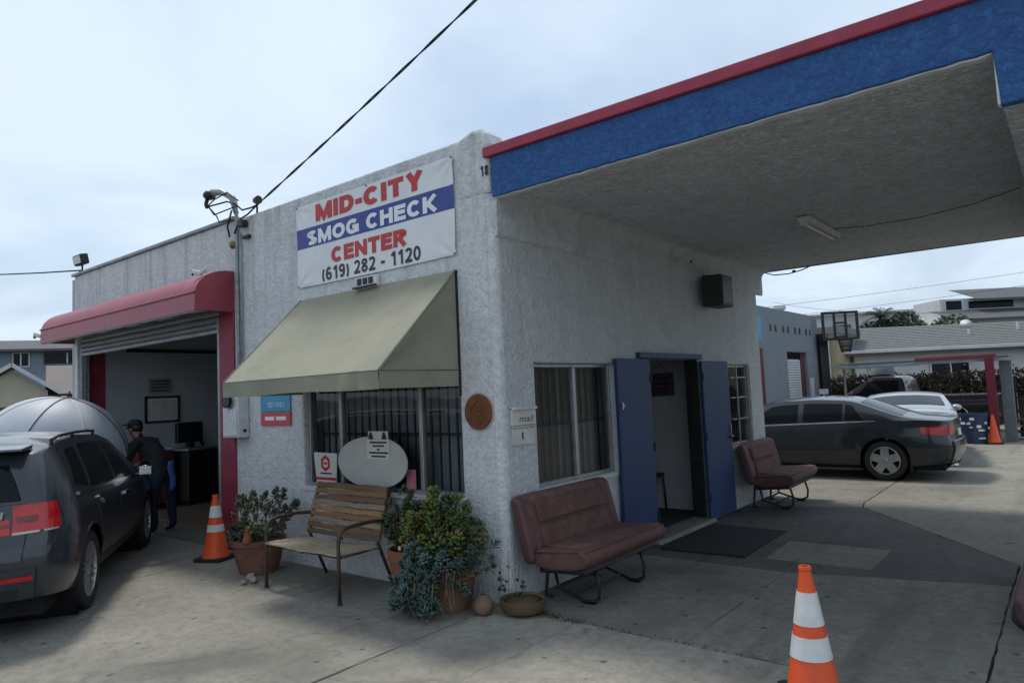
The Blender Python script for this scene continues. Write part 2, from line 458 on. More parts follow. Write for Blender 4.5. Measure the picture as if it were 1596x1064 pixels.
def glass(name, tint=(.75,.8,.8), alpha=.25, rough=.02):
    """thin pane: mostly see-through, with a mirror-like sky reflection"""
    m = bpy.data.materials.new(name); m.use_nodes = True
    t = m.node_tree; N = t.nodes; K = t.links.new; N.clear()
    o = N.new('ShaderNodeOutputMaterial'); mx = N.new('ShaderNodeMixShader'); tr = N.new('ShaderNodeBsdfTransparent'); gl = N.new('ShaderNodeBsdfGlossy')
    df = N.new('ShaderNodeBsdfDiffuse'); df.inputs[0].default_value = (.12,.13,.13,1); mx2 = N.new('ShaderNodeMixShader'); mx2.inputs[0].default_value = alpha
    tr.inputs[0].default_value = (*tint, 1); gl.inputs['Roughness'].default_value = rough
    lw = N.new('ShaderNodeFresnel'); lw.inputs['IOR'].default_value = 1.5
    tc = N.new('ShaderNodeTexCoord'); n = N.new('ShaderNodeTexNoise'); n.inputs['Scale'].default_value = 1.3
    b = N.new('ShaderNodeBump'); b.inputs['Strength'].default_value = .08; b.inputs['Distance'].default_value = .05
    K(tc.outputs['Object'], n.inputs['Vector']); K(n.outputs['Fac'], b.inputs['Height']); K(b.outputs[0], gl.inputs['Normal'])
    K(tr.outputs[0], mx2.inputs[1]); K(df.outputs[0], mx2.inputs[2])
    K(lw.outputs[0], mx.inputs[0]); K(mx2.outputs[0], mx.inputs[1]); K(gl.outputs[0], mx.inputs[2]); K(mx.outputs[0], o.inputs[0])
    return m

M = {}
M['stucco'] = stucco('stucco_white', (.72,.735,.74), (.36,.385,.40), streak=.5, bump=.45)
M['stucco_side'] = stucco('stucco_white_side', (.66,.685,.695), (.42,.445,.46), streak=.25)
M['soffit'] = stucco('stucco_soffit', (.70,.735,.755), (.33,.355,.37), streak=.2, bump=.8, bsc=.6)
M['blue_stucco'] = stucco('stucco_blue', (.055,.15,.38), (.032,.095,.27), streak=.15, bump=.7, paint_wear=(.16,.24,.36))
M['rear_stucco'] = stucco('stucco_blue_grey', (.235,.268,.288), (.185,.215,.232), streak=.15, bump=.35)
M['red_paint'] = mat('red_paint', (.27,.036,.062), (.20,.025,.045), scale=6, rough=.6, spots=(.36,.13,.15), sscale=3, slo=.6, shi=.8, bump=.15)
M['red_trim'] = mat('red_cap_paint', (.36,.05,.085), (.28,.036,.065), scale=6, rough=.6, spots=(.44,.16,.19), sscale=3, slo=.6, shi=.8, bump=.15)
M['maroon'] = mat('dark_maroon_paint', (.12,.018,.03), (.09,.014,.022), scale=4, rough=.6)
M['red_metal'] = mat('red_awning_metal', (.33,.055,.08), (.25,.04,.06), scale=3, rough=.42, spec=.5, spots=(.48,.2,.2), sscale=1.5, slo=.58, shi=.85)
M['blue_door'] = mat('blue_door_paint', (.017,.050,.145), (.012,.038,.11), scale=3, rough=.5, bump=.1, bscale=14)
M['white_metal'] = mat('white_metal', (.62,.63,.63), (.48,.49,.49), scale=9, rough=.5)
M['alu'] = mat('aluminium_frame', (.42,.43,.43), (.30,.31,.31), scale=8, rough=.4, metal=.6)
M['grey_metal'] = mat('galvanised_grey', (.34,.36,.37), (.22,.24,.25), scale=5, rough=.5, metal=.3, stretch=(1,1,3))
M['dark_metal'] = mat('dark_metal', (.035,.035,.036), (.02,.02,.02), scale=10, rough=.45, metal=.3)
M['bench_metal'] = mat('bench_brown_metal', (.055,.042,.036), (.10,.06,.04), scale=14, rough=.5, metal=.35)
M['black'] = mat('black_plastic', (.018,.018,.02), (.012,.012,.013), scale=8, rough=.5)
M['dark_glass'] = mat('tinted_glass', (.010,.013,.015), (.008,.01,.012), scale=2, rough=.08, spec=.14, rvar=0)
M['pane'] = glass('window_pane', (.92,.95,.95), .04)
M['bar'] = mat('black_iron', (.022,.024,.026), (.03,.03,.03), scale=10, rough=.55)
M['blind'] = mat('grey_blind', (.33,.36,.39), (.20,.22,.25), scale=2, rough=.7, stretch=(8,8,.6))
M['interior_dark'] = mat('interior_dark', (.05,.055,.06), (.035,.04,.045), scale=1, rough=.9)
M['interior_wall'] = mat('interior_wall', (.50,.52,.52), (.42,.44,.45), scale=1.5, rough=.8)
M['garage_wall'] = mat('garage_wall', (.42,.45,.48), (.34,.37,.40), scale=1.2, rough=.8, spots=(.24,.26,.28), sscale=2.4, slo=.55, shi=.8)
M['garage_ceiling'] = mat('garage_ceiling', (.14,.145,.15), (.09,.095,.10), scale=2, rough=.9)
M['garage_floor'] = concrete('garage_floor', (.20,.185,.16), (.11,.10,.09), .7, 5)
M['canvas'] = mat('khaki_canvas', (.295,.285,.210), (.24,.235,.175), scale=1.6, rough=.85, bump=.25, bscale=160, bdist=.002, spots=(.20,.19,.14), sscale=2.2, slo=.5, shi=.8)
M['canvas_trim'] = mat('canvas_piping', (.16,.15,.11), rough=.8)
M['vinyl'] = mat('white_vinyl', (.74,.75,.75), (.66,.67,.68), scale=2.5, rough=.4, spec=.4)
M['ink_blue'] = mat('ink_blue', (.032,.05,.25), (.04,.06,.27), scale=5, rough=.4)
M['ink_red'] = mat('ink_red', (.52,.035,.03), (.45,.03,.03), scale=5, rough=.4)
M['ink_black'] = mat('ink_black', (.02,.022,.028), (.03,.03,.035), scale=5, rough=.4)
M['ink_white'] = mat('ink_white', (.80,.80,.80), (.72,.73,.74), scale=5, rough=.4)
M['paper'] = mat('paper', (.62,.61,.57), (.52,.51,.48), scale=5, rough=.8)
M['board'] = mat('oval_board', (.50,.50,.46), (.40,.40,.37), scale=2.5, rough=.7, spots=(.30,.29,.26), sscale=3, slo=.58, shi=.75)
M['pink'] = mat('pink_paper', (.55,.20,.24), rough=.8)
M['sign_blue'] = mat('sign_blue', (.055,.30,.50), (.045,.25,.43), scale=4, rough=.4)
M['sign_red'] = mat('sign_red', (.55,.07,.09), (.48,.06,.08), scale=4, rough=.4)
M['terracotta'] = mat('terracotta', (.32,.115,.055), (.22,.075,.038), scale=4, rough=.85, bump=.2, spots=(.36,.24,.17), sscale=3.5, slo=.56, shi=.75)
M['terracotta_dark'] = mat('weathered_terracotta', (.20,.09,.06), (.13,.065,.048), scale=4, rough=.9, bump=.25, spots=(.26,.2,.16), sscale=4, slo=.56, shi=.75)
M['plaque'] = mat('clay_plaque', (.22,.075,.035), (.12,.042,.026), scale=9, rough=.8, bump=.5, bscale=30)
M['gourd'] = mat('gourd', (.22,.14,.085), (.14,.09,.055), scale=6, rough=.7)
M['bowl'] = mat('ochre_bowl', (.115,.08,.042), (.07,.046,.024), scale=5, rough=.7, bump=.2)
M['stone'] = mat('pebble', (.36,.29,.25), (.24,.19,.16), scale=6, rough=.9, bump=.4)
M['soil'] = mat('soil', (.06,.045,.035), rough=1, bump=.6, bscale=50)
def wood(name, a, b): return mat(name, a, b, scale=6, rough=.75, bump=.5, bscale=18, bdist=.004, stretch=(.7,9,9), spots=(.10,.065,.04), sscale=2.2, slo=.55, shi=.72)
M['wood'] = [wood('weathered_wood_%d' % i, c, tuple(.6*v for v in c)) for i, c in enumerate([(.20,.115,.062),(.28,.16,.075),(.31,.25,.17),(.15,.095,.06),(.38,.225,.095)])]
M['wood_pale'] = wood('pale_seat_wood', (.43,.36,.26), (.31,.25,.17))
M['cone_orange'] = mat('cone_orange', (.78,.10,.018), (.66,.075,.015), scale=4, rough=.45, spots=(.40,.06,.02), sscale=5, slo=.6, shi=.8)
M['cone_white'] = mat('cone_collar', (.70,.70,.68), (.56,.56,.55), scale=7, rough=.4, spots=(.40,.39,.37), sscale=6, slo=.62, shi=.8)
M['rubber'] = mat('black_rubber', (.022,.022,.024), (.015,.015,.016), scale=10, rough=.75)
M['mat_rubber'] = mat('door_mat_rubber', (.018,.019,.022), (.012,.013,.015), scale=20, rough=.85, bump=.6, bscale=120)
M['seat'] = mat('maroon_cloth', (.135,.068,.058), (.095,.047,.042), scale=5, rough=.85, bump=.55, bscale=13, bdist=.012, spots=(.20,.115,.10), sscale=4, slo=.5, shi=.72)
M['seat_side'] = mat('maroon_vinyl', (.11,.048,.047), (.08,.036,.036), scale=5, rough=.55)
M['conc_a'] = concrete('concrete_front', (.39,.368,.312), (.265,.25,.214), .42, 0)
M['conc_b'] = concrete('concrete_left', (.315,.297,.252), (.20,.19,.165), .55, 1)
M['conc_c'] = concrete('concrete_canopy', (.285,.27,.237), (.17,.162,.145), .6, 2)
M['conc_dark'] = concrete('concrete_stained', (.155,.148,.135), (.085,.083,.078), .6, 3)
M['conc_patch'] = concrete('concrete_patch', (.28,.268,.235), (.20,.19,.168), .4, 4)
M['conc_rear'] = concrete('concrete_rear', (.335,.31,.255), (.21,.196,.165), .55, 6)
M['earth'] = mat('ground_asphalt', (.11,.108,.10), (.07,.07,.068), scale=.6, rough=.95, bump=.3, bscale=30)
M['joint'] = mat('joint_dirt', (.035,.032,.026), (.05,.05,.03), scale=8, rough=1)
M['kerb_red'] = mat('red_kerb', (.22,.07,.075), (.13,.05,.05), scale=3, rough=.7, spots=(.16,.15,.145), sscale=2, slo=.5, shi=.65)
def paint(name, c, rough=.3, metal=.12): return mat(name, c, tuple(.9*v for v in c), scale=2, rough=rough, metal=metal, coat=.75, spec=.3)
M['paint_suv'] = paint('car_paint_slate', (.030,.036,.045))
M['paint_accord'] = paint('car_paint_graphite', (.020,.025,.032))
M['paint_silver'] = paint('car_paint_silver', (.44,.47,.49), .32, .5)
M['paint_truck'] = paint('car_paint_maroon_black', (.030,.022,.028), .4)
M['chrome'] = mat('chrome', (.62,.62,.62), (.5,.5,.5), scale=3, rough=.18, metal=1)
M['alloy'] = mat('alloy_wheel', (.40,.40,.39), (.30,.30,.29), scale=8, rough=.35, metal=.7)
M['alloy_dark'] = mat('dusty_alloy', (.17,.17,.17), (.11,.11,.11), scale=8, rough=.4, metal=.6)
M['tail'] = mat('tail_lamp_red', (.55,.010,.014), (.38,.006,.010), scale=14, rough=.15, spec=.7, rvar=0)
M['tail_dark'] = mat('tail_lamp_dark_red', (.20,.008,.012), (.13,.006,.01), scale=14, rough=.2, spec=.7, rvar=0)
M['lamp_clear'] = mat('clear_lens', (.55,.53,.48), rough=.15, spec=.7, rvar=0)
M['under'] = mat('underbody', (.008,.008,.009), rough=.9)
M['umbrella'] = mat('umbrella_silver', (.43,.46,.50), (.35,.38,.42), scale=2, rough=.55, spec=.4)
M['umbrella_dark'] = mat('umbrella_navy', (.022,.028,.05), rough=.7)
M['cloth_dark'] = mat('dark_jacket', (.016,.018,.021), (.011,.012,.014), scale=9, rough=.95)
M['cloth_trouser'] = mat('dark_trousers', (.018,.023,.04), (.012,.015,.026), scale=9, rough=.95)
M['skin'] = mat('skin', (.30,.17,.115), (.24,.13,.085), scale=9, rough=.6)
M['rag'] = mat('blue_rag', (.05,.12,.32), (.035,.085,.24), scale=6, rough=.95)
M['leaf_jade'] = mat('jade_leaf', (.055,.095,.040), (.030,.055,.028), scale=3, rough=.4, spec=.5)
M['leaf_olive'] = mat('olive_leaf', (.085,.085,.050), (.055,.065,.040), scale=3, rough=.45, spec=.5)
M['leaf_yellow'] = mat('yellow_jade_leaf', (.21,.19,.026), (.12,.135,.026), scale=3, rough=.4, spec=.5)
M['leaf_lime'] = mat('lime_leaf', (.10,.145,.034), (.06,.10,.028), scale=3, rough=.4, spec=.5)
M['leaf_blue'] = mat('blue_succulent', (.135,.205,.195), (.08,.14,.135), scale=4, rough=.6)
M['leaf_teal'] = mat('teal_succulent', (.075,.125,.10), (.05,.09,.072), scale=4, rough=.55)
M['stem'] = mat('succulent_stem', (.21,.155,.095), (.12,.085,.055), scale=9, rough=.9)
M['moss'] = mat('moss_weed', (.060,.065,.022), (.04,.045,.018), scale=9, rough=.95)
M['tree_a'] = mat('tree_leaf_dark', (.035,.062,.026), (.020,.038,.018), scale=.8, rough=.6)
M['tree_b'] = mat('tree_leaf_green', (.065,.095,.032), (.035,.060,.022), scale=.8, rough=.6)
M['bark'] = mat('bark', (.10,.075,.055), rough=.95, bump=.5, bscale=20)
M['shingle'] = mat('shingle_roof', (.20,.205,.195), (.145,.15,.145), scale=7, rough=.95, stretch=(1,1,1), bump=.5, bscale=22)
M['shingle_dark'] = mat('shingle_roof_slate', (.115,.12,.125), (.085,.09,.095), scale=5, rough=.95, bump=.4, bscale=18)
M['roof_tan'] = mat('shingle_roof_tan', (.215,.185,.165), (.165,.145,.13), scale=5, rough=.95, bump=.4, bscale=18)
M['cream'] = mat('cream_siding', (.50,.46,.35), (.44,.40,.30), scale=1.5, rough=.85)
M['yellow_wall'] = mat('yellow_wall', (.36,.31,.19), (.31,.27,.165), scale=1.5, rough=.85)
M['house_white'] = mat('house_white', (.60,.61,.60), (.50,.51,.51), scale=1.5, rough=.8)
M['house_grey'] = mat('house_grey_blue', (.20,.255,.30), (.17,.215,.255), scale=1, rough=.85)
M['house_grey_dark'] = mat('house_slate', (.16,.17,.18), rough=.85)
M['fence'] = mat('dark_wood_fence', (.06,.042,.032), (.035,.026,.02), scale=3, rough=.95, bump=.4, stretch=(1,1,.3), spots=(.10,.05,.035), sscale=1.3)
M['stonewall'] = mat('stone_wall', (.13,.105,.085), (.07,.058,.05), scale=3, rough=.95, bump=.6, bscale=12)
M['net'] = mat('net', (.05,.05,.055), rough=.9)
M['acrylic'] = glass('backboard_acrylic', (.9,.93,.95), .12)
M['barrel'] = mat('bin_blue', (.035,.06,.12), (.02,.035,.075), scale=6, rough=.5)
M['hill'] = mat('dry_hill', (.13,.12,.075), (.06,.08,.04), scale=.15, rough=1)
M['mauve_sign'] = mat('mauve_sign', (.13,.07,.10), (.10,.05,.08), scale=5, rough=.7)
M['wire'] = mat('cable_black', (.02,.02,.021), rough=.8)
M['monitor'] = mat('monitor_black', (.01,.011,.012), rough=.2, spec=.6)
# ------------------------------------------------------------------ ground and lot
gb = B()
gb.grid(lambda u, v: (-600+1200*u, -600+1200*v, -0.05), 12, 12)
ground = tag(obj('ground', gb, M['earth']), kind='structure')
lot = tag(obj('concrete_lot', B().box(-24, 16, -16, 30, -.04, -.02), M['joint']), kind='structure')
def slab(poly, m, top=0.0, gap=.007, thick=.025, bev=.006):
    n = len(poly); cx = sum(p[0] for p in poly)/n; cy = sum(p[1] for p in poly)/n
    q = []
    for i in range(n):                                # inset each edge by the joint gap
        p0 = Vector(poly[i-1]).to_2d(); p1 = Vector(poly[i]).to_2d(); p2 = Vector(poly[(i+1) % n]).to_2d()
        e1 = (p1-p0).normalized(); e2 = (p2-p1).normalized()
        n1 = Vector((-e1.y, e1.x)); n2 = Vector((-e2.y, e2.x))
        if (Vector((cx, cy))-p1).dot(n1) < 0: n1 = -n1
        if (Vector((cx, cy))-p1).dot(n2) < 0: n2 = -n2
        d = n1+n2; q.append(p1 + d*(gap/max(.3, d.dot(n1))))
    # ragged edge: subdivide and jitter a little
    out = []
    for i in range(n):
        a, b = q[i], q[(i+1) % n]; k = max(1, int((b-a).length/.12)) if (b-a).length < 6 else int((b-a).length/.2); nn = Vector((-(b-a).y, (b-a).x)).normalized()
        for j in range(k):
            t = j/k; w = 0 if j == 0 else random.uniform(-.006, .006)
            p = a.lerp(b, t)+nn*w; out.append((p.x, p.y))
    return obj('slab', B().prism(out, 'z', top-thick, top), m, lot, bevel=bev, seg=1)
# front apron
slab([(-.06,-16),(3.2,-16),(3.2,-.07),(-.06,-.07)], M['conc_a'], 0, gap=.012)
slab([(-3.9,-3.6),(-.06,-3.6),(-.06,.0),(-3.9,.0)], M['conc_b'], -.001, gap=.010)
slab([(-3.9,-16),(-.06,-16),(-.06,-3.6),(-3.9,-3.6)], M['conc_b'], -.002)
slab([(-9.4,-3.6),(-3.9,-3.6),(-3.9,.0),(-9.4,.0)], M['conc_b'], -.002)
slab([(-16,-16),(-3.9,-16),(-3.9,-3.6),(-16,-3.6)], M['conc_b'], -.003)
slab([(-16,-3.6),(-9.4,-3.6),(-9.4,12),(-16,12)], M['conc_b'], -.003)
# under the canopy
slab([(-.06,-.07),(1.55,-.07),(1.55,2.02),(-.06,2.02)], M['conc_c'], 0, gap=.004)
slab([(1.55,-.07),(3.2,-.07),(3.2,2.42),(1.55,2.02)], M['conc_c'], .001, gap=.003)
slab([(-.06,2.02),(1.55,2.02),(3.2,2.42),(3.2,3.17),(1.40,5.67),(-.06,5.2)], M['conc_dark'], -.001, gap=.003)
slab([(1.24,2.43),(2.17,2.42),(2.17,3.29),(1.21,3.26)], M['conc_patch'], .003, gap=0, thick=.006, bev=.002)
slab([(-.06,5.2),(1.40,5.67),(1.33,6.05),(-.06,6.25)], M['conc_c'], 0)
slab([(3.2,-16),(16,-16),(16,-.07),(3.2,-.07)], M['conc_a'], -.001)
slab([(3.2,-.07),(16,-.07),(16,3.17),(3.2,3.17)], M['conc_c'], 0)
slab([(3.2,3.17),(16,3.17),(16,9.2),(1.33,9.2),(1.33,6.05),(1.40,5.67)], M['conc_rear'], 0)
slab([(-.06,6.25),(1.33,6.05),(1.33,9.2),(-.06,9.2)], M['conc_rear'], -.001)
slab([(-2.5,9.2),(16,9.2),(16,20),(-2.5,20)], M['conc_rear'], -.002)
slab([(-16,20),(16,20),(16,30),(-16,30)], M['conc_rear'], -.003)
slab([(-2.5,6.6),(-.06,6.6),(-.06,9.2),(-2.5,9.2)], M['conc_rear'], -.002)

# weeds in the joint
wb = B()
for i in range(420):
    if i < 300: x = random.uniform(.05, .75); y = -.07+random.gauss(0, .035)+.06*max(0, .3-x)
    else: x = random.uniform(.7, 2.4); y = -.07+random.gauss(0, .02)
    h = random.uniform(.006, .03)*(1.2 if x < .5 else .5); a = random.uniform(0, 6.3); w = .006
    dx, dy = math.cos(a)*w, math.sin(a)*w
    wb.add([(x-dx, y-dy, .0), (x+dx, y+dy, .0), (x+dy*2, y-dx*2, h)], [(0,1,2)])
tag(obj('joint_weeds', wb, M['moss'], clean=False), 'tiny weeds growing in the slab joint by the bench seat', 'weeds', kind='stuff')

# pump island with red kerb at the right edge
isl = []
for k in range(13):
    a = math.pi + math.pi*k/12
    isl.append((3.62+.36*math.cos(a), 1.62+.5*math.sin(a)))
isl += [(3.98, 2.75), (3.26, 2.75)]
island = thing('pump_island', 'raised pump island with worn red kerb at the right edge', 'kerb')
obj('kerb', B().prism(isl, 'z', -.02, .14), M['kerb_red'], island, bevel=.025, seg=3)
obj('kerb_base', B().prism([(3.62+(x-3.62)*1.07, 1.9+(y-1.9)*1.05) for x, y in isl], 'z', -.02, .018), M['rubber'], island)

# ------------------------------------------------------------------ the shop building
shop = thing('smog_check_shop', 'white stucco corner shop with blue canopy, garage bay and blue doors', 'building')
def wall_mesh(us, zs, holes, t, conv):
    """one wall with rectangular holes; conv(u, d, z) -> xyz, d = 0 at the face, t at the back"""
    us = sorted(set(us + [h[0] for h in holes] + [h[1] for h in holes])); zs = sorted(set(zs + [h[2] for h in holes] + [h[3] for h in holes]))
    b = B()
    def solid(i, j):
        if not (0 <= i < len(us)-1 and 0 <= j < len(zs)-1): return False
        u = (us[i]+us[i+1])/2; z = (zs[j]+zs[j+1])/2
        return not any(h[0] < u < h[1] and h[2] < z < h[3] for h in holes)
    for i in range(len(us)-1):
        for j in range(len(zs)-1):
            if not solid(i, j): continue
            u0, u1, z0, z1 = us[i], us[i+1], zs[j], zs[j+1]
            def q(*p): b.add([conv(*c) for c in p], [(0,1,2,3)])
            q((u0,0,z0),(u1,0,z0),(u1,0,z1),(u0,0,z1)); q((u0,t,z0),(u0,t,z1),(u1,t,z1),(u1,t,z0))
            if not solid(i-1, j): q((u0,0,z0),(u0,0,z1),(u0,t,z1),(u0,t,z0))
            if not solid(i+1, j): q((u1,0,z0),(u1,t,z0),(u1,t,z1),(u1,0,z1))
            if not solid(i, j-1): q((u0,0,z0),(u0,t,z0),(u1,t,z0),(u1,0,z0))
            if not solid(i, j+1): q((u0,0,z1),(u1,0,z1),(u1,t,z1),(u0,t,z1))
    return b
FW = (-2.76, -.455, .82, 1.98)      # front window hole x0,x1,z0,z1
GB = (-8.93, -4.42, -.05, 2.92)     # garage bay
SW = (.49, 1.86, .86, 1.96)         # side window 1 (y)
SD = (2.44, 3.93, -.05, 2.02)       # door
SW2 = (4.80, 5.72, .84, 1.96)       # side window 2
wf = wall_mesh([-9.07, 0-.07], [-.05, 3.94], [FW, GB], .18, lambda u, d, z: (u, d, z))
front = obj('front_wall', wf, M['stucco'], shop, bevel=.018, seg=2)
ws = wall_mesh([.07, 6.22], [-.05, 3.42], [SW, SD, SW2], .17, lambda u, d, z: (-d, u, z))
side = obj('side_wall', ws, M['stucco_side'], shop, bevel=.018, seg=2)
# rounded corner post, slightly flared at the foot and swelling at the parapet
cb = B()
zsz = [-.05, .15, .5, 1.2, 2.2, 3.0, 3.40]
def corner_fn(u, v):
    a = -math.pi/2*u
    z = -.05+3.45*v
    k = 1+.22*max(0, 1-z/.45)**2
    r = .075
    return (-.075+r*math.cos(a)*k+.002, .075+r*math.sin(a)*k-.002, z)
cb.grid(corner_fn, 8, 24)
obj('corner', cb, M['stucco'], shop, smooth=True)
pe = B().box(-.36, -.015, .006, .24, 3.38, 3.93)
for i, v in enumerate(pe.v): pass
po = obj('parapet_end', B().prism([(-.40,3.40),(-.40,3.935),(-.30,3.965),(-.20,3.995),(-.10,3.985),(-.035,3.93),(-.012,3.84),(-.012,3.40)], 'y', -.012, .24), M['stucco'], shop, bevel=.04, seg=3)
obj('coping', B().box(-9.12, -4.05, -.035, .24, 3.94, 3.985), M['grey_metal'], shop, bevel=.008)
# flat roof behind the parapet, remaining walls
obj('roof', B().box(-9.0, -.05, .2, 6.2, 3.42, 3.50), M['house_grey_dark'], shop)
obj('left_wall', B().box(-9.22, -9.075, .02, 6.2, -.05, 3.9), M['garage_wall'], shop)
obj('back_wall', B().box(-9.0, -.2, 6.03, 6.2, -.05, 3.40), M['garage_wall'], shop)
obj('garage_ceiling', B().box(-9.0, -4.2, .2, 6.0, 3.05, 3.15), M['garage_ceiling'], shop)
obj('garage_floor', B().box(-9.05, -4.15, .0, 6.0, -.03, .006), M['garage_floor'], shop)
obj('partition_wall', B().box(-4.15, -4.02, .19, 6.0, -.04, 3.40), M['garage_wall'], shop)
obj('office_floor', B().box(-4.0, -.02, .19, 6.0, -.03, .045), M['interior_dark'], shop)
obj('office_ceiling', B().box(-4.0, -.19, .19, 6.0, 2.6, 2.7), M['interior_wall'], shop)
obj('office_partition', B().box(-3.0, -.18, 4.34, 4.46, .05, 2.6), M['interior_wall'], shop)
obj('office_back_wall', B().box(-3.1, -3.0, .2, 4.4, .05, 2.6), M['interior_wall'], shop)
# front garage header beam inside, seen across the left wall
obj('wall_rail', B().box(-9.07, -9.03, .8, 5.9, 2.70, 2.76), M['dark_metal'], shop)
obj('red_panel', B().box(-9.073, -9.055, .12, .46, 0, 2.70), M['red_paint'], shop)
# side wall beam under the canopy
cove = [(-.06,3.05),(.010,3.03),(.026,3.05),(.03,3.10)]+[(.03+.11*(1-math.cos(R(90*k/12))), 3.29+.105*math.sin(R(90*k/12))) for k in range(13)]+[(.15,3.40),(-.06,3.40)]
cvo = obj('cove_beam', B().prism(cove, 'y', .02, 6.44), M['stucco_side'], shop, smooth='auto')
# red jambs of the garage bay
obj('door_jamb', B().box(-4.44, -4.10, -.025, .10, -.02, 2.86), M['red_paint'], shop, bevel=.01)
obj('door_jamb', B().box(-8.99, -8.90, -.02, .08, -.02, 2.95), M['white_metal'], shop, bevel=.01)
obj('door_track', B().box(-4.56, -4.455, .015, .09, 0, 2.8), M['grey_metal'], shop, bevel=.005)
obj('door_track', B().box(-8.89, -8.82, .015, .09, 0, 2.8), M['grey_metal'], shop, bevel=.005)
# rolled-up shutter: slats hang below the awning
shut = obj('roller_shutter', B().lathe([(.16,-8.85),(.16,-4.5)], (0,.30,3.02), 16, 'x'), M['grey_metal'], shop, smooth='auto')
slm = B().prism([(.060,0),(.035,.008),(.010,.03),(.012,.055),(.035,.078),(.060,.08)], 'x', -8.86, -4.50).mesh('slat', M['grey_metal'])
for k in range(5):
    link('slat', slm, shut, (0, 0, 2.66+.081*k))
obj('bottom_bar', B().box(-8.86, -4.50, .005, .07, 2.605, 2.655), M['grey_metal'], shut, bevel=.008)

# ---- canopy
obj('canopy_slab', B().box(.03, 7.2, .05, 6.44, 3.402, 3.72), M['soffit'], shop)
obj('canopy_soffit', B().grid(lambda u, v: (.02+7.1*u, .055+6.40*v, 3.398+.006*math.sin(9*u)*math.sin(7*v)), 30, 26), M['soffit'], shop, smooth=True)
random.seed(77)
fx = [(.012+3.5*k/48) for k in range(49)]
fz = [3.355+.045*k/48+random.uniform(-.0035, .0035) for k in range(49)]
obj('fascia', B().prism([(x, z) for x, z in zip(fx, fz)]+[(3.522,3.25),(3.530,3.105),(7.2,3.105),(7.2,3.70),(.012,3.70)], 'y', -.015, .06), M['blue_stucco'], shop, bevel=.010)
obj('fascia_trim', B().prism([(x+.004, z-.010+random.uniform(-.003,.003)) for x, z in zip(fx, fz)]+[(x+.004, z+.004) for x, z in list(zip(fx, fz))[::-1]], 'y', .004, .057), M['house_white'], shop)
obj('beam_trim', B().box(3.514, 3.530, -.006, .056, 3.108, 3.39), M['house_white'], shop, bevel=.006)
obj('cap_trim', B().box(-.05, 7.22, -.045, .07, 3.702, 3.79), M['red_trim'], shop, bevel=.008)
obj('back_fascia', B().box(.03, 7.2, 6.445, 6.50, 3.39, 3.74), M['blue_stucco'], shop, bevel=.01)
obj('canopy_beam', B().box(3.535, 7.15, .062, 6.43, 3.108, 3.395), M['soffit'], shop, bevel=.01)
obj('canopy_pier', B().box(3.85, 4.35, 1.5, 2.1, -.02, 3.105), M['blue_stucco'], shop, bevel=.015)

# ---- windows
def window(hole, axis, mull, sub_sill=True, depth=.09, fw=.035, bars=None, bar_rails=(), blind=True, name='window'):
    u0, u1, z0, z1 = hole
    def P(ua, ub, da, db, za, zb):
        b = B()
        return b.box(ua, ub, da, db, za, zb) if axis == 'y' else b.box(-db, -da, ua, ub, za, zb)
    fr = B()
    for args in ((u0+.002, u0+fw, z0+.002, z1-.002), (u1-fw, u1-.002, z0+.002, z1-.002)):
        s = P(args[0], args[1], depth-.03, depth+.03, args[2], args[3]); fr.add(s.v, s.f)
    for args in ((u0+fw, u1-fw, z0+.002, z0+fw), (u0+fw, u1-fw, z1-fw, z1-.002)):
        s = P(args[0], args[1], depth-.03, depth+.03, args[2], args[3]); fr.add(s.v, s.f)
    w = obj(name, fr, M['alu'], shop, bevel=.004, seg=1)
    edges = [u0+fw] + list(mull) + [u1-fw]
    for m_ in mull:
        obj('mullion', P(m_-.022, m_+.022, depth-.035, depth+.03, z0+fw, z1-fw), M['alu'], w, bevel=.004, seg=1)
    for i in range(len(edges)-1):
        a = edges[i]+(.023 if i else 0); c = edges[i+1]-(.023 if i < len(edges)-2 else 0)
        pb = B()
        q = [(a+.001, z0+fw), (c-.001, z0+fw), (c-.001, z1-fw), (a+.001, z1-fw)]
        pb.add([(u, depth, z) if axis == 'y' else (-depth, u, z) for u, z in q], [(0,1,2,3)])
        obj('pane', pb, M['pane'], w, clean=False)
    if sub_sill:
        s = P(u0-.03, u1+.03, -.018, depth-.035, z0-.045, z0+.0015)
        obj('sill', s, M['house_white'], w, bevel=.006)
    if bars:
        n = bars; x0 = u0+fw+.02; x1 = u1-fw-.02
        bb = (B().box(-.008, .008, depth+.03, depth+.046, z0+fw, z1-fw) if axis == 'y' else B().box(-depth-.046, -depth-.03, -.008, .008, z0+fw, z1-fw)).mesh('bar', M['bar'])
        for k in range(n):
            c = x0+(x1-x0)*k/(n-1)
            link('bar', bb, w, (c, 0, 0) if axis == 'y' else (0, c, 0))
        for z in bar_rails:
            obj('bar_rail', P(x0, x1, depth+.046, depth+.058, z-.012, z+.012), M['bar'], w)
    if blind:
        pitch = .115; n = int((u1-u0-.06)/pitch)
        for k in range(n):
            c = u0+.05+pitch*k+.05; a = R(20+random.uniform(-12, 12)); hw = .056
            g = B()
            dx, dd = hw*math.cos(a), hw*math.sin(a)
            D = depth+.16
            if axis == 'y': q = [(c-dx, D-dd, z0-.05), (c+dx, D+dd, z0-.05), (c+dx, D+dd, z1+.05), (c-dx, D-dd, z1+.05)]
            else: q = [(-(D-dd), c-dx, z0-.05), (-(D+dd), c+dx, z0-.05), (-(D+dd), c+dx, z1+.05), (-(D-dd), c-dx, z1+.05)]
            q2 = [(p[0]-.0015, p[1]+.0015, p[2]) for p in q]
            g.add(q+q2, [(0,1,2,3),(7,6,5,4),(0,4,5,1),(1,5,6,2),(2,6,7,3),(3,7,4,0)])
            obj('blind_slat', g, M['blind'], w)
    return w
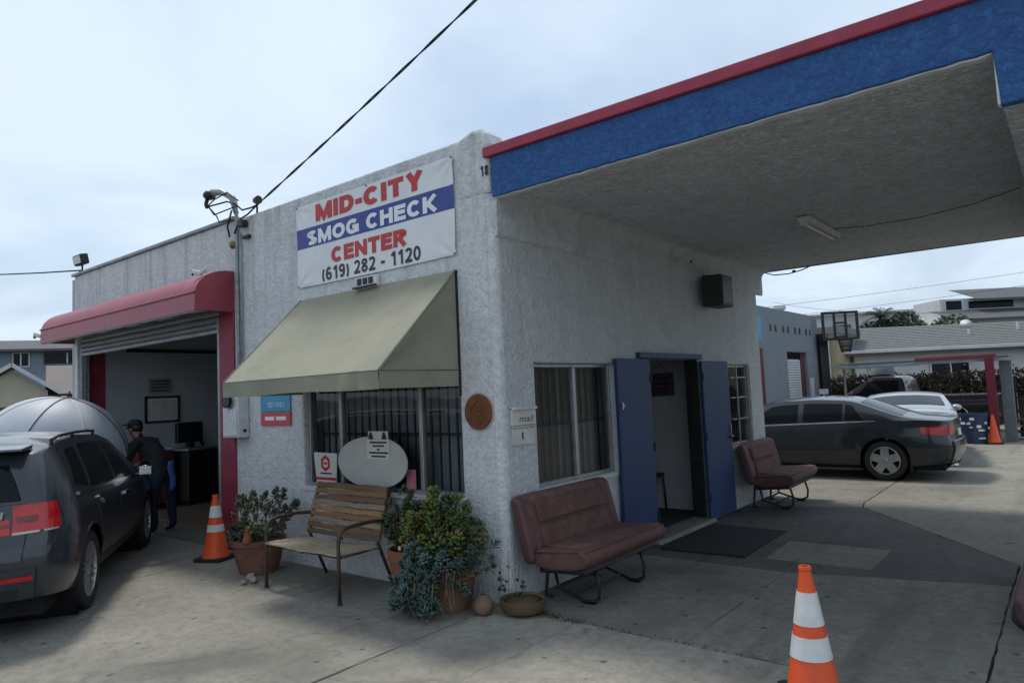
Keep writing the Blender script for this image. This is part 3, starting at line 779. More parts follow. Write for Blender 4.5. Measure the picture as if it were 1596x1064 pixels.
window(FW, 'y', [-2.20, -1.02], bars=21, bar_rails=(1.36, 1.86))
window(SW, 'x', [1.19], bars=13, bar_rails=(1.40,))
w2 = window(SW2, 'x', [5.02], bars=6, bar_rails=(), blind=True)
for z in (1.50, 1.78, 1.20): obj('security_bar', B().box(-.05, -.03, 5.05, 5.68, z-.008, z+.008), M['alu'], w2)
for y in (4.86, 5.24, 5.66): obj('security_bar', B().box(-.03, -.01, y-.009, y+.009, .87, 1.94), M['alu'], w2)

# ---- double doors folded flat against the wall
dl = obj('door', B().box(.028, .068, 1.80, 2.52, .05, 2.01), M['blue_door'], shop, bevel=.005)
obj('handle', B().box(.068, .085, 1.845, 1.865, 1.48, 1.56).box(.085, .095, 1.84, 1.87, 1.50, 1.54), M['chrome'], dl, bevel=.003)
for z in (.3, 1.05, 1.8): obj('hinge', B().lathe([(.010,z-.05),(.010,z+.05)], (.075,2.515,0), 8), M['dark_metal'], dl)
dr = obj('door', B().box(.028, .068, 3.90, 4.73, .03, 2.00), M['blue_door'], shop, bevel=.005)
obj('handle', B().box(.068, .10, 4.64, 4.67, 1.05, 1.15).lathe([(.022,.068),(.028,.09),(.02,.12)], (0, 4.655, 1.0), 10, 'x'), M['chrome'], dr, bevel=.002)
for z in (.3, 1.05, 1.8): obj('hinge', B().lathe([(.010,z-.05),(.010,z+.05)], (.075,3.905,0), 8), M['dark_metal'], dr)
obj('lintel', B().box(-.10, .055, 2.33, 3.96, 2.022, 2.085), M['blue_door'], shop, bevel=.006)
obj('door_frame', B().box(-.168, -.0, 3.895, 3.928, .0, 2.018), M['dark_metal'], shop, bevel=.003)
obj('door_frame', B().box(-.168, -.0, 2.442, 2.475, .0, 2.018), M['dark_metal'], shop, bevel=.003)
obj('threshold', B().prism([(-.17,0),(.03,0),(.13,.012),(.10,.05),(-.17,.055)], 'y', 2.42, 3.95), M['conc_patch'], shop, bevel=.006)
# number marks by the canopy corner
letters(shop, '1', M['ink_black'], -.085, 3.60, .035, .09, -.0145, .30)
letters(shop, '8', M['ink_black'], -.035, 3.60, .045, .09, -.0145, .26)
# ------------------------------------------------------------------ banner
ban = thing('banner', 'white vinyl banner reading MID-CITY SMOG CHECK CENTER on the front wall', 'banner', (-1.595, -.012, 3.378))
BW, BH = 2.35, .885
def ban_y(x, z):
    """tension creases fanning from the corners, small elsewhere"""
    y = -.004
    for sx in (-1, 1):
        for sz in (-1, 1):
            dx = (BW/2-sx*x); dz = (BH/2-sz*z); d = math.hypot(dx, dz)
            if d < .42:
                a = math.atan2(dz, dx); y -= .013*(1-d/.42)**1.5*math.sin(a*9)*min(1, d/.06)
    y += .0012*math.sin(7*x+3*z)
    return y
obj('sheet', B().grid(lambda u, v: (-BW/2+BW*u, ban_y(-BW/2+BW*u, -BH/2+BH*v), -BH/2+BH*v-.006*math.sin(math.pi*u)*(1 if v < .02 else 0)), 96, 40), M['vinyl'], ban, smooth=True)
obj('stripe', B().grid(lambda u, v: (-BW/2+.001+(BW-.002)*u, ban_y(-BW/2+BW*u, -.028+.215*v)-.0016, -.028+.215*v), 96, 8), M['ink_blue'], ban, smooth=True)
letters(ban, 'MID-CITY', M['ink_red'], -.015, .32, 1.64, .180, -.0078, .29)
letters(ban, 'SMOG CHECK', M['ink_white'], -.005, .068, 1.97, .152, -.0088, .26)
letters(ban, 'CENTER', M['ink_red'], -.015, -.172, 1.14, .160, -.0078, .27)
letters(ban, '(619) 282 - 1120', M['ink_black'], -.005, -.352, 1.48, .138, -.0078, .20, .12)
gm = B().lathe([(.006,0),(.010,.002),(.006,.004)], (0,0,0), 10, 'y').mesh('grommet', M['dark_metal'])
for (x, z) in ((-1.16,.43),(1.16,.43),(-1.16,-.432),(1.16,-.432),(0,.434)):
    link('grommet', gm, ban, (x, -.014, z))

# ------------------------------------------------------------------ khaki awning
aw = thing('window_awning', 'khaki canvas awning over the front window under the banner', 'awning')
X0, X1, ZT, ZE, ZV, PR = -2.735, -.45, 2.80, 1.925, 1.79, .90
def slope(u, v):
    x = X0+(X1-X0)*u; y = -.012-PR*v; z = ZT+(ZE-ZT)*v
    sag = .050*math.sin(math.pi*v)*math.sin(math.pi*u)
    wr = .016*math.sin(30*(u*1.1-v*.9))*max(0, (u-.70)/.30)*v*(1.3-v) + .008*math.sin(19*u+4*v)*v + .004*math.sin(9*v+3*u)*math.sin(math.pi*u)
    return (x, y+.6*sag+wr, z-sag+wr)
obj('canvas', B().grid(slope, 90, 32), M['canvas'], aw, smooth=True)
def val(u, v):
    x = X0+(X1-X0)*u; fl = .012*math.sin(17*u+2.2*math.sin(5*u))*v + (.03*math.sin(60*u)*max(0, 1-abs(u-.86)/.16))*v
    return (x, -.012-PR-.006+fl, ZE-.004-(ZE-ZV)*v-.006*math.sin(9*u)*v)
obj('valance', B().grid(val, 90, 6), M['canvas'], aw, smooth=True)
for sx, x in ((-1, X0), (1, X1)):
    sd = B()
    def sidefn(u, v, x=x, sx=sx):
        y = -.012-PR*u; zt = ZT+(ZE-ZT)*u; z = ZE+(zt-ZE)*v
        return (x+sx*.004+sx*-.035*math.sin(math.pi*u)*math.sin(math.pi*min(1, v+.15)), y, z)
    sd.grid(sidefn, 14, 10)
    obj('side_panel', sd, M['canvas'], aw, smooth=True)
    obj('side_valance', B().grid(lambda u, v: (x+sx*(.005+.008*math.sin(11*u)*v), -.012-PR*u, ZE-.004-(ZE-ZV)*v), 20, 4), M['canvas'], aw, smooth=True)
obj('piping', B().tube([(X0-.004, -PR-.014, ZE), (X1+.004, -PR-.014, ZE)], .006, 6).tube([(X1+.005, -.012, ZE), (X1+.005, -PR-.014, ZE)], .005, 6), M['canvas_trim'], aw, smooth=True)
for x in (X0-.001, X1+.001): obj('hip_edge', B().tube([(x, -.012, ZT), (x, -PR-.012, ZE)], .012, 8), M['canvas'], aw, smooth=True)
fr = B()
for x in (X0+.02, X1-.02):
    fr.tube([(x, -.03, ZE-.02), (x, -PR, ZE-.02)], .011, 6).tube([(x, -.03, ZT-.05), (x, -PR, ZE-.03)], .009, 6)
fr.tube([(X0+.02, -PR, ZE-.02), (X1-.02, -PR, ZE-.02)], .011, 6).tube([(X0+.02, -.03, ZE-.02), (X1-.02, -.03, ZE-.02)], .011, 6)
obj('frame', fr, M['dark_metal'], aw, smooth=True)
obj('corner_post', B().box(X1+.008, X1+.02, -.02, -.002, 1.70, 2.80), M['dark_metal'], aw)

# ------------------------------------------------------------------ red garage awning
ra = thing('garage_awning', 'red barrel-front metal awning over the garage bay', 'awning')
AX0, AX1 = -9.05, -4.10
prof = [(-.005,3.315),(-.10,3.315),(-.20,3.30),(-.30,3.265),(-.38,3.215),(-.44,3.15),(-.475,3.085),(-.487,3.04)]
low = [(-.49,3.03),(-.50,2.815)]
def sweep(pr, x0, x1, th=.008):
    b = B(); n = len(pr)
    vs = [(x0, y, z) for y, z in pr] + [(x1, y, z) for y, z in pr]
    b.add(vs, [(i, i+1, i+1+n, i+n) for i in range(n-1)])
    return b
NS = 2
for k in range(NS):
    a = AX0+(AX1-AX0)*k/NS; c = AX0+(AX1-AX0)*(k+1)/NS
    obj('top_panel', sweep(prof+[(y+.006, z-.007) for y, z in prof[::-1]]+[prof[0]], a+.001, c-.001), M['red_metal'], ra, smooth='auto')
    obj('front_panel', B().prism([(-.49,3.03),(-.50,2.815),(-.492,2.815),(-.482,3.03)], 'x', a+.002, c-.002), M['red_metal'], ra)
obj('rib', B().prism([(-.480,3.032),(-.503,3.045),(-.51,3.03),(-.495,3.015)], 'x', AX0, AX1), M['red_metal'], ra)
endp = [(-.005,2.82)] + [(y+.004, z-.004) for y, z in prof] + [(-.488,2.82)]
obj('end_panel', B().prism(endp, 'x', AX1-.012, AX1+.004), M['red_metal'], ra, bevel=.003)
obj('end_panel', B().prism(endp, 'x', AX0-.004, AX0+.012), M['red_metal'], ra, bevel=.003)
obj('bottom_rail', B().box(AX0+.02, AX1-.02, -.485, -.45, 2.80, 2.826), M['grey_metal'], ra, bevel=.004)
fb = B()
for k in range(6):
    x = AX0+.08+(AX1-AX0-.16)*k/5
    fb.bar((x, -.47, 2.83), (x, -.01, 2.90), .03)
obj('bracket', fb, M['grey_metal'], ra)

# ------------------------------------------------------------------ small fixtures on the front
def camera_thing(label, loc, rz, s=1.0):
    t = thing('security_camera', label, 'camera', loc, rz)
    obj('mount', B().lathe([(.035*s,0),(.035*s,.012*s),(.018*s,.02*s)], (0,0,0), 12, 'y').tube([(0,-.01*s,0),(0,-.05*s,-.02*s),(0,-.075*s,-.02*s)], .009*s, 8), M['white_metal'], t, smooth='auto')
    obj('housing', B().obox((0,-.11*s,-.02*s), (1,0,0), (0,1,-.25), (0,.25,1), .032*s, .075*s, .03*s), M['white_metal'], t, bevel=.012*s, seg=3)
    obj('lens', B().lathe([(.024*s,0),(.022*s,.006*s),(.0,.007*s)], (0,0,0), 12, 'y'), M['black'], t).location = (0, -.19*s, -.04*s)
    return t
camera_thing('white security camera on the right end of the red garage awning', (-4.18, -.335, 3.30), R(-60), .8)
camera_thing('dark-lensed security camera at the left end of the red garage awning', (-9.06, -.44, 2.98), R(-70), 1.1)
camera_thing('white security camera on the side wall under the canopy', (.035, 3.42, 3.22), R(90), 1.0)

fl = thing('floodlight', 'small floodlight standing on the left end of the garage parapet', 'light', (-8.80, .02, 3.985))
obj('stem', B().lathe([(.05,0),(.05,.015),(.014,.02),(.014,.12)], (0,0,0), 10), M['dark_metal'], fl, smooth='auto')
obj('head', B().obox((0,-.02,.20), (1,0,0), (0,1,.2), (0,-.2,1), .17, .06, .085), M['dark_metal'], fl, bevel=.02)
obj('lens', B().obox((0,-.085,.187), (1,0,0), (0,1,.2), (0,-.2,1), .14, .004, .06), M['lamp_clear'], fl)

vt = thing('wall_light_box', 'flat wall fixture with three dark cells below the banner', 'light', (-1.61, -.005, 2.845))
obj('box', B().box(-.17, .17, -.05, .0, -.055, .06), M['white_metal'], vt, bevel=.012)
for k in (-1, 0, 1): obj('cell', B().box(k*.085-.032, k*.085+.032, -.058, -.049, -.018, .045), M['black'], vt, bevel=.004)
obj('lip', B().box(-.17, .17, -.075, -.048, -.052, -.035), M['dark_metal'], vt)

# electric mast, conduit, weatherhead and drop wires
em = thing('electric_mast', 'grey electrical conduit and weatherhead at the joint of garage and office', 'conduit')
obj('conduit', B().tube([(-3.97,-.035,1.8),(-3.97,-.035,2.4),(-3.975,-.035,3.2),(-3.98,-.03,3.98),(-3.99,-.03,4.12),(-4.03,-.04,4.22)], .022, 10), M['grey_metal'], em, smooth=True)
obj('conduit', B().tube([(-3.90,-.03,1.8),(-3.90,-.03,3.0),(-3.90,-.028,3.75)], .013, 8), M['grey_metal'], em, smooth=True)
obj('weatherhead', B().tube([(-3.98,-.03,4.0),(-4.05,-.05,4.20),(-4.20,-.09,4.30),(-4.36,-.13,4.31)], [.03,.032,.036,.05], 10), M['grey_metal'], em, smooth=True)
obj('weatherhead_cap', B().ball((-4.40,-.14,4.29), .085, .075, .06, 12, 8).tube([(-4.42,-.15,4.28),(-4.45,-.16,4.18),(-4.42,-.16,4.14)], .025, 8), M['dark_metal'], em, smooth=True)
for pts in ([(-4.40,-.15,4.14),(-4.28,-.15,4.02),(-4.10,-.10,4.05),(-3.88,-.08,4.06)], [(-4.42,-.15,4.16),(-4.30,-.13,4.22),(-4.06,-.10,4.26),(-3.85,-.08,4.12)],
            [(-4.40,-.15,4.14),(-4.24,-.14,4.0),(-4.25,-.1,3.93),(-4.0,-.08,3.92)]):
    obj('drop_wire', B().tube(pts, .008, 6), M['wire'], em, smooth=True)
obj('insulator', B().ball((-4.02,-.06,3.62), .045, .04, .05, 10, 8), M['gourd'], em, smooth=True)
obj('wire_loop', B().tube([(-4.05,-.05,4.05),(-4.10,-.08,3.85),(-4.05,-.08,3.72)], .012, 6), M['wire'], em, smooth=True)
obj('splice_box', B().box(-3.87, -3.76, -.09, -.01, 3.80, 3.88), M['dark_metal'], em, bevel=.01)
for pts in ([(-3.50,-.05,4.0),(-3.62,-.06,3.99),(-3.8,-.06,4.0),(-3.95,-.05,4.10),(-4.1,-.08,4.16),(-4.42,-.15,4.15)], [(-3.50,-.05,4.0),(-3.7,-.05,3.93),(-3.85,-.06,3.9),(-3.98,-.06,3.75)]):
    obj('service_wire', B().tube(pts, .010, 6), M['wire'], em, smooth=True)
obj('splice_box', B().box(-3.84, -3.70, -.05, -.005, 3.66, 3.70), M['dark_metal'], em, bevel=.01)
sl = thing('roof_spotlight', 'small dark lamp on a bent stem on the parapet beside the cable', 'light', (-3.66, .05, 3.94))
obj('stem', B().tube([(0,0,0),(0,0,.09),(-.01,0,.15)], .012, 8), M['dark_metal'], sl, smooth=True)
obj('head', B().lathe([(.02,.0),(.04,.03),(.05,.10),(.0,.105)], (0,0,0), 10, 'x'), M['dark_metal'], sl, smooth='auto').location = (-.06, 0, .17)
# twisted service cable to the street pole
cab = thing('service_cable', 'twisted black overhead cable rising from the parapet to the upper edge', 'cable')
P0 = Vector((-3.50, -.05, 4.0)); P1 = Vector((-.11, -.15, 5.08)); P2 = P0+(P1-P0)*3.2
def cpt(t): p = P0.lerp(P2, t); p.z += -1.0*t*(1-t)*.55+.0; return p
# sag is removed at the start so that the line passes through the same points
for ph in (0, math.pi):
    pts = []
    for k in range(241):
        t = k/240; p = cpt(t); a = 2*math.pi*k/20+ph
        pts.append(p+Vector((0, math.cos(a)*.007, math.sin(a)*.007)))
    obj('strand', B().tube(pts, .0068, 6), M['wire'], cab, smooth=True)
def wire_thing(label, a, b, sag, r=.01, n=24):
    a = Vector(a); b = Vector(b); pts = []
    for k in range(n+1):
        t = k/n; p = a.lerp(b, t); p.z -= 4*sag*t*(1-t); pts.append(p)
    o = obj('overhead_wire', B().tube(pts, r, 6), M['wire'], None, smooth=True)
    return tag(o, label, 'cable')
wire_thing('thin overhead wire running left from the parapet floodlight', (-8.85, .02, 4.02), (-40, -4, 10.5), .9, .012)

mb = thing('meter_box', 'white metal electric box on the wall beside the red jamb', 'electric box', (-3.985, -.005, 1.56))
obj('cabinet', B().box(-.17, .17, -.14, 0, -.23, .24), M['white_metal'], mb, bevel=.01)
obj('cover', B().box(-.15, .15, -.15, -.141, -.21, .10), M['white_metal'], mb, bevel=.006)
obj('meter', B().lathe([(.085,0),(.085,.03),(.07,.06),(.0,.065)], (0,0,0), 16, 'y'), M['dark_glass'], mb, smooth='auto').location = (.0, -.20, .20)
obj('meter_ring', B().lathe([(.095,0),(.095,.02),(.08,.03)], (0,0,0), 16, 'y'), M['alu'], mb, smooth='auto').location = (.0, -.165, .20)
obj('knockout', B().lathe([(.02,0),(.02,.012),(.0,.013)], (0,0,0), 10, 'x'), M['dark_metal'], mb).location = (.17, -.06, -.15)

sg = thing('test_sign', 'small two-part blue and red sign under the awning corner', 'sign', (-3.26, -.006, 1.615))
obj('blue_plate', B().box(-.29, .29, -.014, 0, .0, .185), M['sign_blue'], sg, bevel=.003)
obj('red_plate', B().box(-.29, .29, -.014, 0, -.155, -.008), M['sign_red'], sg, bevel=.003)
t = text_mesh('lettering', 'TEST ONLY', M['ink_white'], .34, .055, sg); t.location = (.02, -.017, .075)
for k, (a, c) in enumerate(((-.20,-.02),(.02,.21))): obj('text_line', B().box(a, c, -.0165, -.0142, -.095, -.055), M['ink_white'], sg, bevel=.004)

# clay plaque
pq = thing('clay_plaque', 'oval reddish clay plaque on the corner beside the window', 'plaque', (-.235, -.004, 1.56))
obj('disc', B().lathe([(.150,0),(.155,.012),(.150,.022),(.128,.024),(.122,.016),(.0,.016)], (0,0,0), 28, 'y'), M['plaque'], pq, smooth='auto').scale = (1, 1, .96)
pr = B()
for z in (.05, 0.02, -.02, -.055): pr.box(-.05, .05, -.024, -.012, z-.008, z+.004)
pr.tube([(-.075, -.018, .03), (-.08, -.018, -.03), (-.04, -.018, -.09), (.03, -.018, -.095), (.08, -.018, -.04), (.075, -.018, .04), (0, -.018, .1), (-.075, -.018, .03)], .008, 5)
rl = obj('relief', pr, M['plaque'], pq, bevel=.003)
ring = obj('rim_light', B().lathe([(.156,.0),(.164,.003),(.164,.007),(.156,.010)], (0,0,0), 28, 'y', cap=False), M['cream'], pq)
# lathe axis 'y' points its height to +y; the plaque faces -y
for o in (pq.children[0], pq.children[2]): o.rotation_euler = (R(180), 0, 0)

# mail notes on the side wall
ml = thing('mail_slot', 'white letter slot plate with handwritten mail note beside the side window', 'mail slot', (.004, .275, 1.43))
obj('plate', B().box(0, .022, -.165, .165, .0, .15), M['paper'], ml, bevel=.003)
obj('flap', B().box(.0, .045, -.165, .165, .13, .155), M['white_metal'], ml, bevel=.004)
t = text_mesh('lettering', 'mail', M['ink_black'], .20, .055, ml, shear=.15); t.location = (.0235, .03, .055); t.rotation_euler = (0, 0, R(90))
obj('lower_note', B().box(0, .012, -.15, .15, -.165, -.006), M['paper'], ml, bevel=.002)
obj('note_mark', B().box(.012, .0135, -.03, -.01, -.12, -.06), M['ink_black'], ml)
obj('note_tape', B().box(.012, .0132, -.15, .15, -.03, -.018), M['grey_metal'], ml)

# loudspeaker / dark lamp box on the side wall
sp = thing('wall_speaker', 'black box loudspeaker high on the side wall under the canopy', 'speaker', (.03, 4.26, 2.89))
obj('bracket', B().box(-.01, .06, -.05, .05, -.05, .05), M['dark_metal'], sp)
obj('cabinet', B().prism([(.05,-.24),(.05,.24),(.29,.19),(.29,-.19)], 'z', -.20, .20), M['black'], sp, bevel=.012)
obj('grille', B().box(.29, .297, -.165, .165, -.175, .175), M['dark_metal'], sp, bevel=.003)

# fluorescent fixture on the soffit
ft = thing('ceiling_light', 'unlit white strip light under the canopy', 'light', (1.66, 3.62, 3.385))
obj('body', B().prism([(-.07,0),(-.06,-.055),(.06,-.055),(.07,0)], 'y', -.62, .62), M['white_metal'], ft, bevel=.006)
obj('tube', B().lathe([(.018,-.57),(.018,.57)], (0,0,-.075), 10, 'y'), M['lamp_clear'], ft, smooth='auto')
for y in (-.6, .6): obj('lamp_holder', B().box(-.04, .04, y-.015, y+.015, -.095, -.05), M['white_metal'], ft)
obj('supply_cable', B().tube([(.05,.3,-.0),(.4,.35,-.02),(.9,.42,-.01),(1.4,.15,-.02),(1.80,-.2,-.012)], .0045, 6), M['wire'], ft, smooth=True)
tag(obj('hanging_cable', B().tube([(.05,6.50,3.40),(.2,6.51,3.34),(.42,6.51,3.33),(.62,6.505,3.36),(.80,6.50,3.42)], .009, 6).ball((.5,6.51,3.36), .03, .02, .02, 8, 6), M['wire'], None, smooth=True), 'loose cable sagging from the rear edge of the canopy', 'cable')

# ------------------------------------------------------------------ signs in the front window (leaning on the outside of the glass)
ov = thing('oval_board', 'pale oval wooden board leaning on the front window behind the bench', 'board', (-1.60, -.03, .86))
opts = []
for k in range(36):
    a = 2*math.pi*k/36; c, s_ = math.cos(a), math.sin(a)
    rx = .505*(1.0 if c > 0 else 1.0); rz = .245*(1+.05*c)
    opts.append((rx*math.copysign(abs(c)**.92, c), .245+rz*math.copysign(abs(s_)**.95, s_)))
oo = obj('board', B().prism(opts, 'y', -.03, -.012), M['board'], ov, bevel=.004)
obj('prop', B().box(-.30, .30, -.012, .02, .0, .03), M['fence'], ov)
ps = thing('paper_notice', 'white paper notice with clips fixed to the oval board', 'notice', (-1.485, -.063, 1.25))
obj('sheet', B().box(-.165, .165, -.004, 0, -.115, .075), M['paper'], ps)
obj('header', B().box(-.135, .150, -.004, 0, .078, .15), M['paper'], ps)
for k, (w, z) in enumerate(((.24,.045),(.16,.012),(.04,-.022),(.27,-.052),(.20,-.086))):
    obj('text_line', B().box(-w/2+.01, w/2+.01, -.006, -.004, z-.008, z+.008), M['ink_black'], ps)
for x in (-.09, .10): obj('clip', B().box(x-.025, x+.025, -.018, .004, .075, .115).box(x-.010, x+.010, -.02, .004, .115, .14), M['dark_metal'], ps, bevel=.004)
hx = thing('hexagon_sign', 'small white sign with a red hexagon at the left of the front window', 'sign', (-2.41, .025, .86))
obj('plate', B().prism([(-.16,.0),(.17,.0),(.19,.31),(-.20,.315)], 'y', -.010, 0), M['paper'], hx, bevel=.002)
hxp = [(.0+.085*math.cos(R(30+60*k)), .205+.085*math.sin(R(30+60*k))) for k in range(6)]
hxi = [(.0+.05*math.cos(R(30+60*k)), .205+.05*math.sin(R(30+60*k))) for k in range(6)]
b = B(); b.add([(x, -.0125, z) for x, z in hxp]+[(x, -.0125, z) for x, z in hxi], [(i, (i+1) % 6, 6+(i+1) % 6, 6+i) for i in range(6)])
b.box(-.03, .03, -.013, -.0122, .195, .215)
obj('hexagon', b, M['ink_red'], hx)
obj('text_line', B().box(-.09, .10, -.012, -.0102, .095, .110), M['ink_black'], hx)
obj('stripe', B().box(-.165, .175, -.012, -.0102, .035, .062), M['ink_red'], hx)
tag(obj('pink_card', B().box(-1.21, -1.09, .035, .045, .862, 1.04), M['pink'], None), 'pink card standing low in the front window right of the oval board', 'card')

# sign inside the doorway, chair inside the doorway
hs = thing('hanging_sign', 'dark mauve sign hung on a string inside the doorway', 'sign', (-.735, 4.315, 1.74))
obj('panel', B().box(-.205, .205, -.012, .012, -.17, .14), M['mauve_sign'], hs, bevel=.004)
for z, w in ((.07,.30),(.0,.33),(-.07,.28),(-.12,.25)): obj('text_line', B().box(-w/2, w/2, -.0145, -.0122, z-.012, z+.012), M['ink_black'], hs)
obj('string', B().tube([(-.15,0,.14),(0,.008,.26)], .004, 5).tube([(.15,0,.14),(0,.008,.26)], .004, 5), M['wire'], hs)
ch = thing('black_chair', 'black metal chair just inside the doorway', 'chair', (-.90, 4.06, .045), R(190))
for sx in (-1, 1):
    obj('leg', B().tube([(sx*.20,.22,0),(sx*.19,.14,.46),(sx*.19,.20,.86)], .012, 8), M['black'], ch, smooth=True)
    obj('leg', B().tube([(sx*.20,-.22,0),(sx*.19,-.16,.46)], .012, 8), M['black'], ch, smooth=True)
obj('seat', B().box(-.21, .21, -.21, .19, .45, .49), M['black'], ch, bevel=.018)
obj('backrest', B().box(-.20, .20, .155, .19, .62, .88), M['black'], ch, bevel=.015)
# ------------------------------------------------------------------ slatted bench
bench = thing('garden_bench', 'weathered wooden slat bench with metal arms under the front window', 'bench', (-1.77, -.40, 0))
for sx in (-1, 1):
    x = sx*.545
    obj('arm_frame', B().tube([(x,-.345,0),(x,-.345,.30),(x,-.345,.50),(x,-.330,.575),(x,-.285,.615),(x,-.20,.628),(x,.0,.632),(x*.985,.14,.618),(x*.975,.165,.60)], .0165, 10), M['bench_metal'], bench, smooth=True)
    obj('back_leg', B().tube([(x*.93,.30,0),(x*.93,.20,.22),(x*.935,.115,.42),(x*.96,.165,.62),(x*.97,.262,.88)], .0155, 10), M['bench_metal'], bench, smooth=True)
    obj('seat_rail', B().tube([(x*.985,-.345,.385),(x*.95,.10,.385)], .013, 8), M['bench_metal'], bench, smooth=True)
    obj('foot', B().lathe([(.020,0),(.020,.03),(.016,.034)], (x,-.345,0), 10), M['rubber'], bench)
obj('stretcher', B().tube([(-.53,-.30,.375),(.53,-.30,.375)], .010, 6).tube([(-.50,.10,.375),(.50,.10,.375)], .010, 6).tube([(0,-.34,.375),(0,.10,.375)], .010, 6), M['bench_metal'], bench, smooth=True)
def slat_mesh(w, d, t, sag, seed):
    rnd = random.Random(seed); p1, p2 = rnd.uniform(0, 6), rnd.uniform(0, 6)
    b = B(); n = 22
    rows = []
    for i in range(n+1):
        u = -1+2*i/n; x = u*w/2
        s = -sag*(1-u*u)+.003*math.sin(5*u+p1)+.002*math.sin(17*u+p2)
        e = .0035*math.sin(7*u+p2)+.002*math.sin(23*u+p1)
        rows.append([(x,-d/2+e,s-t/2),(x,d/2+e*.6,s-t/2),(x,d/2+e*.6,s+t/2),(x,-d/2+e,s+t/2)])
    vs = [p for r in rows for p in r]; fs = [(3,2,1,0), tuple(4*n+k for k in range(4))]
    for i in range(n):
        for k in range(4): fs.append((4*i+k, 4*i+(k+1) % 4, 4*(i+1)+(k+1) % 4, 4*(i+1)+k))
    return b.add(vs, fs)
for k in range(6):
    o = obj('seat_slat', slat_mesh(1.07, .068, .018, .006+.003*(k % 3), k), M['wood_pale'], bench, bevel=.003, seg=1)
    o.location = (0, -.325+.078*k, .408-.004*k)
order = [3, 0, 2, 1, 4, 2, 0, 1, 0]
for k in range(9):
    t = k/8; y = .118+.122*t**1.15; z = .455+.425*t
    o = obj('back_slat', slat_mesh(1.07+.02*random.uniform(-1, 1), .047 if k < 8 else .056, .019, .002+.010*(1-t), 20+k), M['wood'][order[k]], bench, bevel=.003, seg=1)
    o.rotation_euler = (R(-106+8*t), R(random.uniform(-.5, .5)), 0)
    o.location = (random.uniform(-.01, .01), y-.012, z)
obj('back_strap', B().tube([(0,.105,.40),(0,.145,.58),(0,.235,.87)], .010, 6), M['bench_metal'], bench)

# ------------------------------------------------------------------ plants
def leaf(b, base, dirv, L_, w, t, droop=0.0):
    d = Vector(dirv).normalized(); s = d.cross(Vector((0,0,1)))
    if s.length < .05: s = Vector((1,0,0))
    s.normalize(); n = s.cross(d); p = Vector(base)
    m = p+d*L_*.58; tip = p+d*L_-n*droop*-1
    b.add([p, m+s*w/2, tip, m-s*w/2, m+n*t/2, m-n*t/2], [(0,1,4),(1,2,4),(2,3,4),(3,0,4),(1,0,5),(2,1,5),(3,2,5),(0,3,5)])
def rosette(kind, seed):
    rnd = random.Random(seed); b = B()
    if kind == 'jade':                      # paired plump leaves
        for k in range(9):
            a = k*2.4+rnd.uniform(-.3, .3); el = R(12+k*7+rnd.uniform(-8, 8))
            leaf(b, (0,0,.004*k), (math.cos(a)*math.cos(el), math.sin(a)*math.cos(el), math.sin(el)), rnd.uniform(.036,.052), .030, .011)
    elif kind == 'echeveria':
        for k in range(16):
            a = k*2.4; el = R(8+k*4.4)
            leaf(b, (0,0,.002*k), (math.cos(a)*math.cos(el), math.sin(a)*math.cos(el), math.sin(el)), .058-.0016*k, .026, .008)
    elif kind == 'stick':                   # blue chalk sticks
        for k in range(13):
            a = k*2.4+rnd.uniform(-.4, .4); el = R(28+k*4.2+rnd.uniform(-10, 10))
            leaf(b, (0,0,.004*k), (math.cos(a)*math.cos(el), math.sin(a)*math.cos(el), math.sin(el)), rnd.uniform(.055,.085), .013, .012)
    elif kind == 'spike':
        for k in range(11):
            a = k*2.4+rnd.uniform(-.3, .3); el = R(5+k*7)
            leaf(b, (0,0,.003*k), (math.cos(a)*math.cos(el), math.sin(a)*math.cos(el), math.sin(el)), rnd.uniform(.09,.14), .022, .008)
    return b
RO = {}
def ro(kind, mk):
    if (kind, mk) not in RO:
        RO[kind, mk] = [rosette(kind, hash(mk) % 97*0+s+len(mk)*7).mesh('rosette', M[mk], True) for s in range(4)]
    return random.choice(RO[kind, mk])
def put(kind, mk, parent, p, up=(0,0,1), s=1.0, name='rosette'):
    o = link(name, ro(kind, mk), parent)
    q = Vector(up).normalized().to_track_quat('Z', 'Y')
    e = q @ Matrix.Rotation(random.uniform(0, 6.28), 3, 'Z').to_quaternion()
    o.rotation_mode = 'QUATERNION'; o.rotation_quaternion = e
    o.location = p; k = s*random.uniform(.6, 1.3); o.scale = (k, k, k)
    return o
def pot(parent, r, h, m, rim=.035, taper=.68):
    p = obj('pot', B().lathe([(r*taper,0),(r*(taper+.12),h*.3),(r*.93,h-rim*1.6),(r*.95,h-rim*1.6),(r,h-rim*1.5),(r,h),(r*.9,h),(r*.88,h-.05),(0,h-.05)], (0,0,0), 28), m, parent, smooth='auto')
    obj('soil', B().lathe([(r*.88,h-.045),(r*.4,h-.03),(0,h-.025)], (0,0,0), 18), M['soil'], parent, smooth=True)
    return p
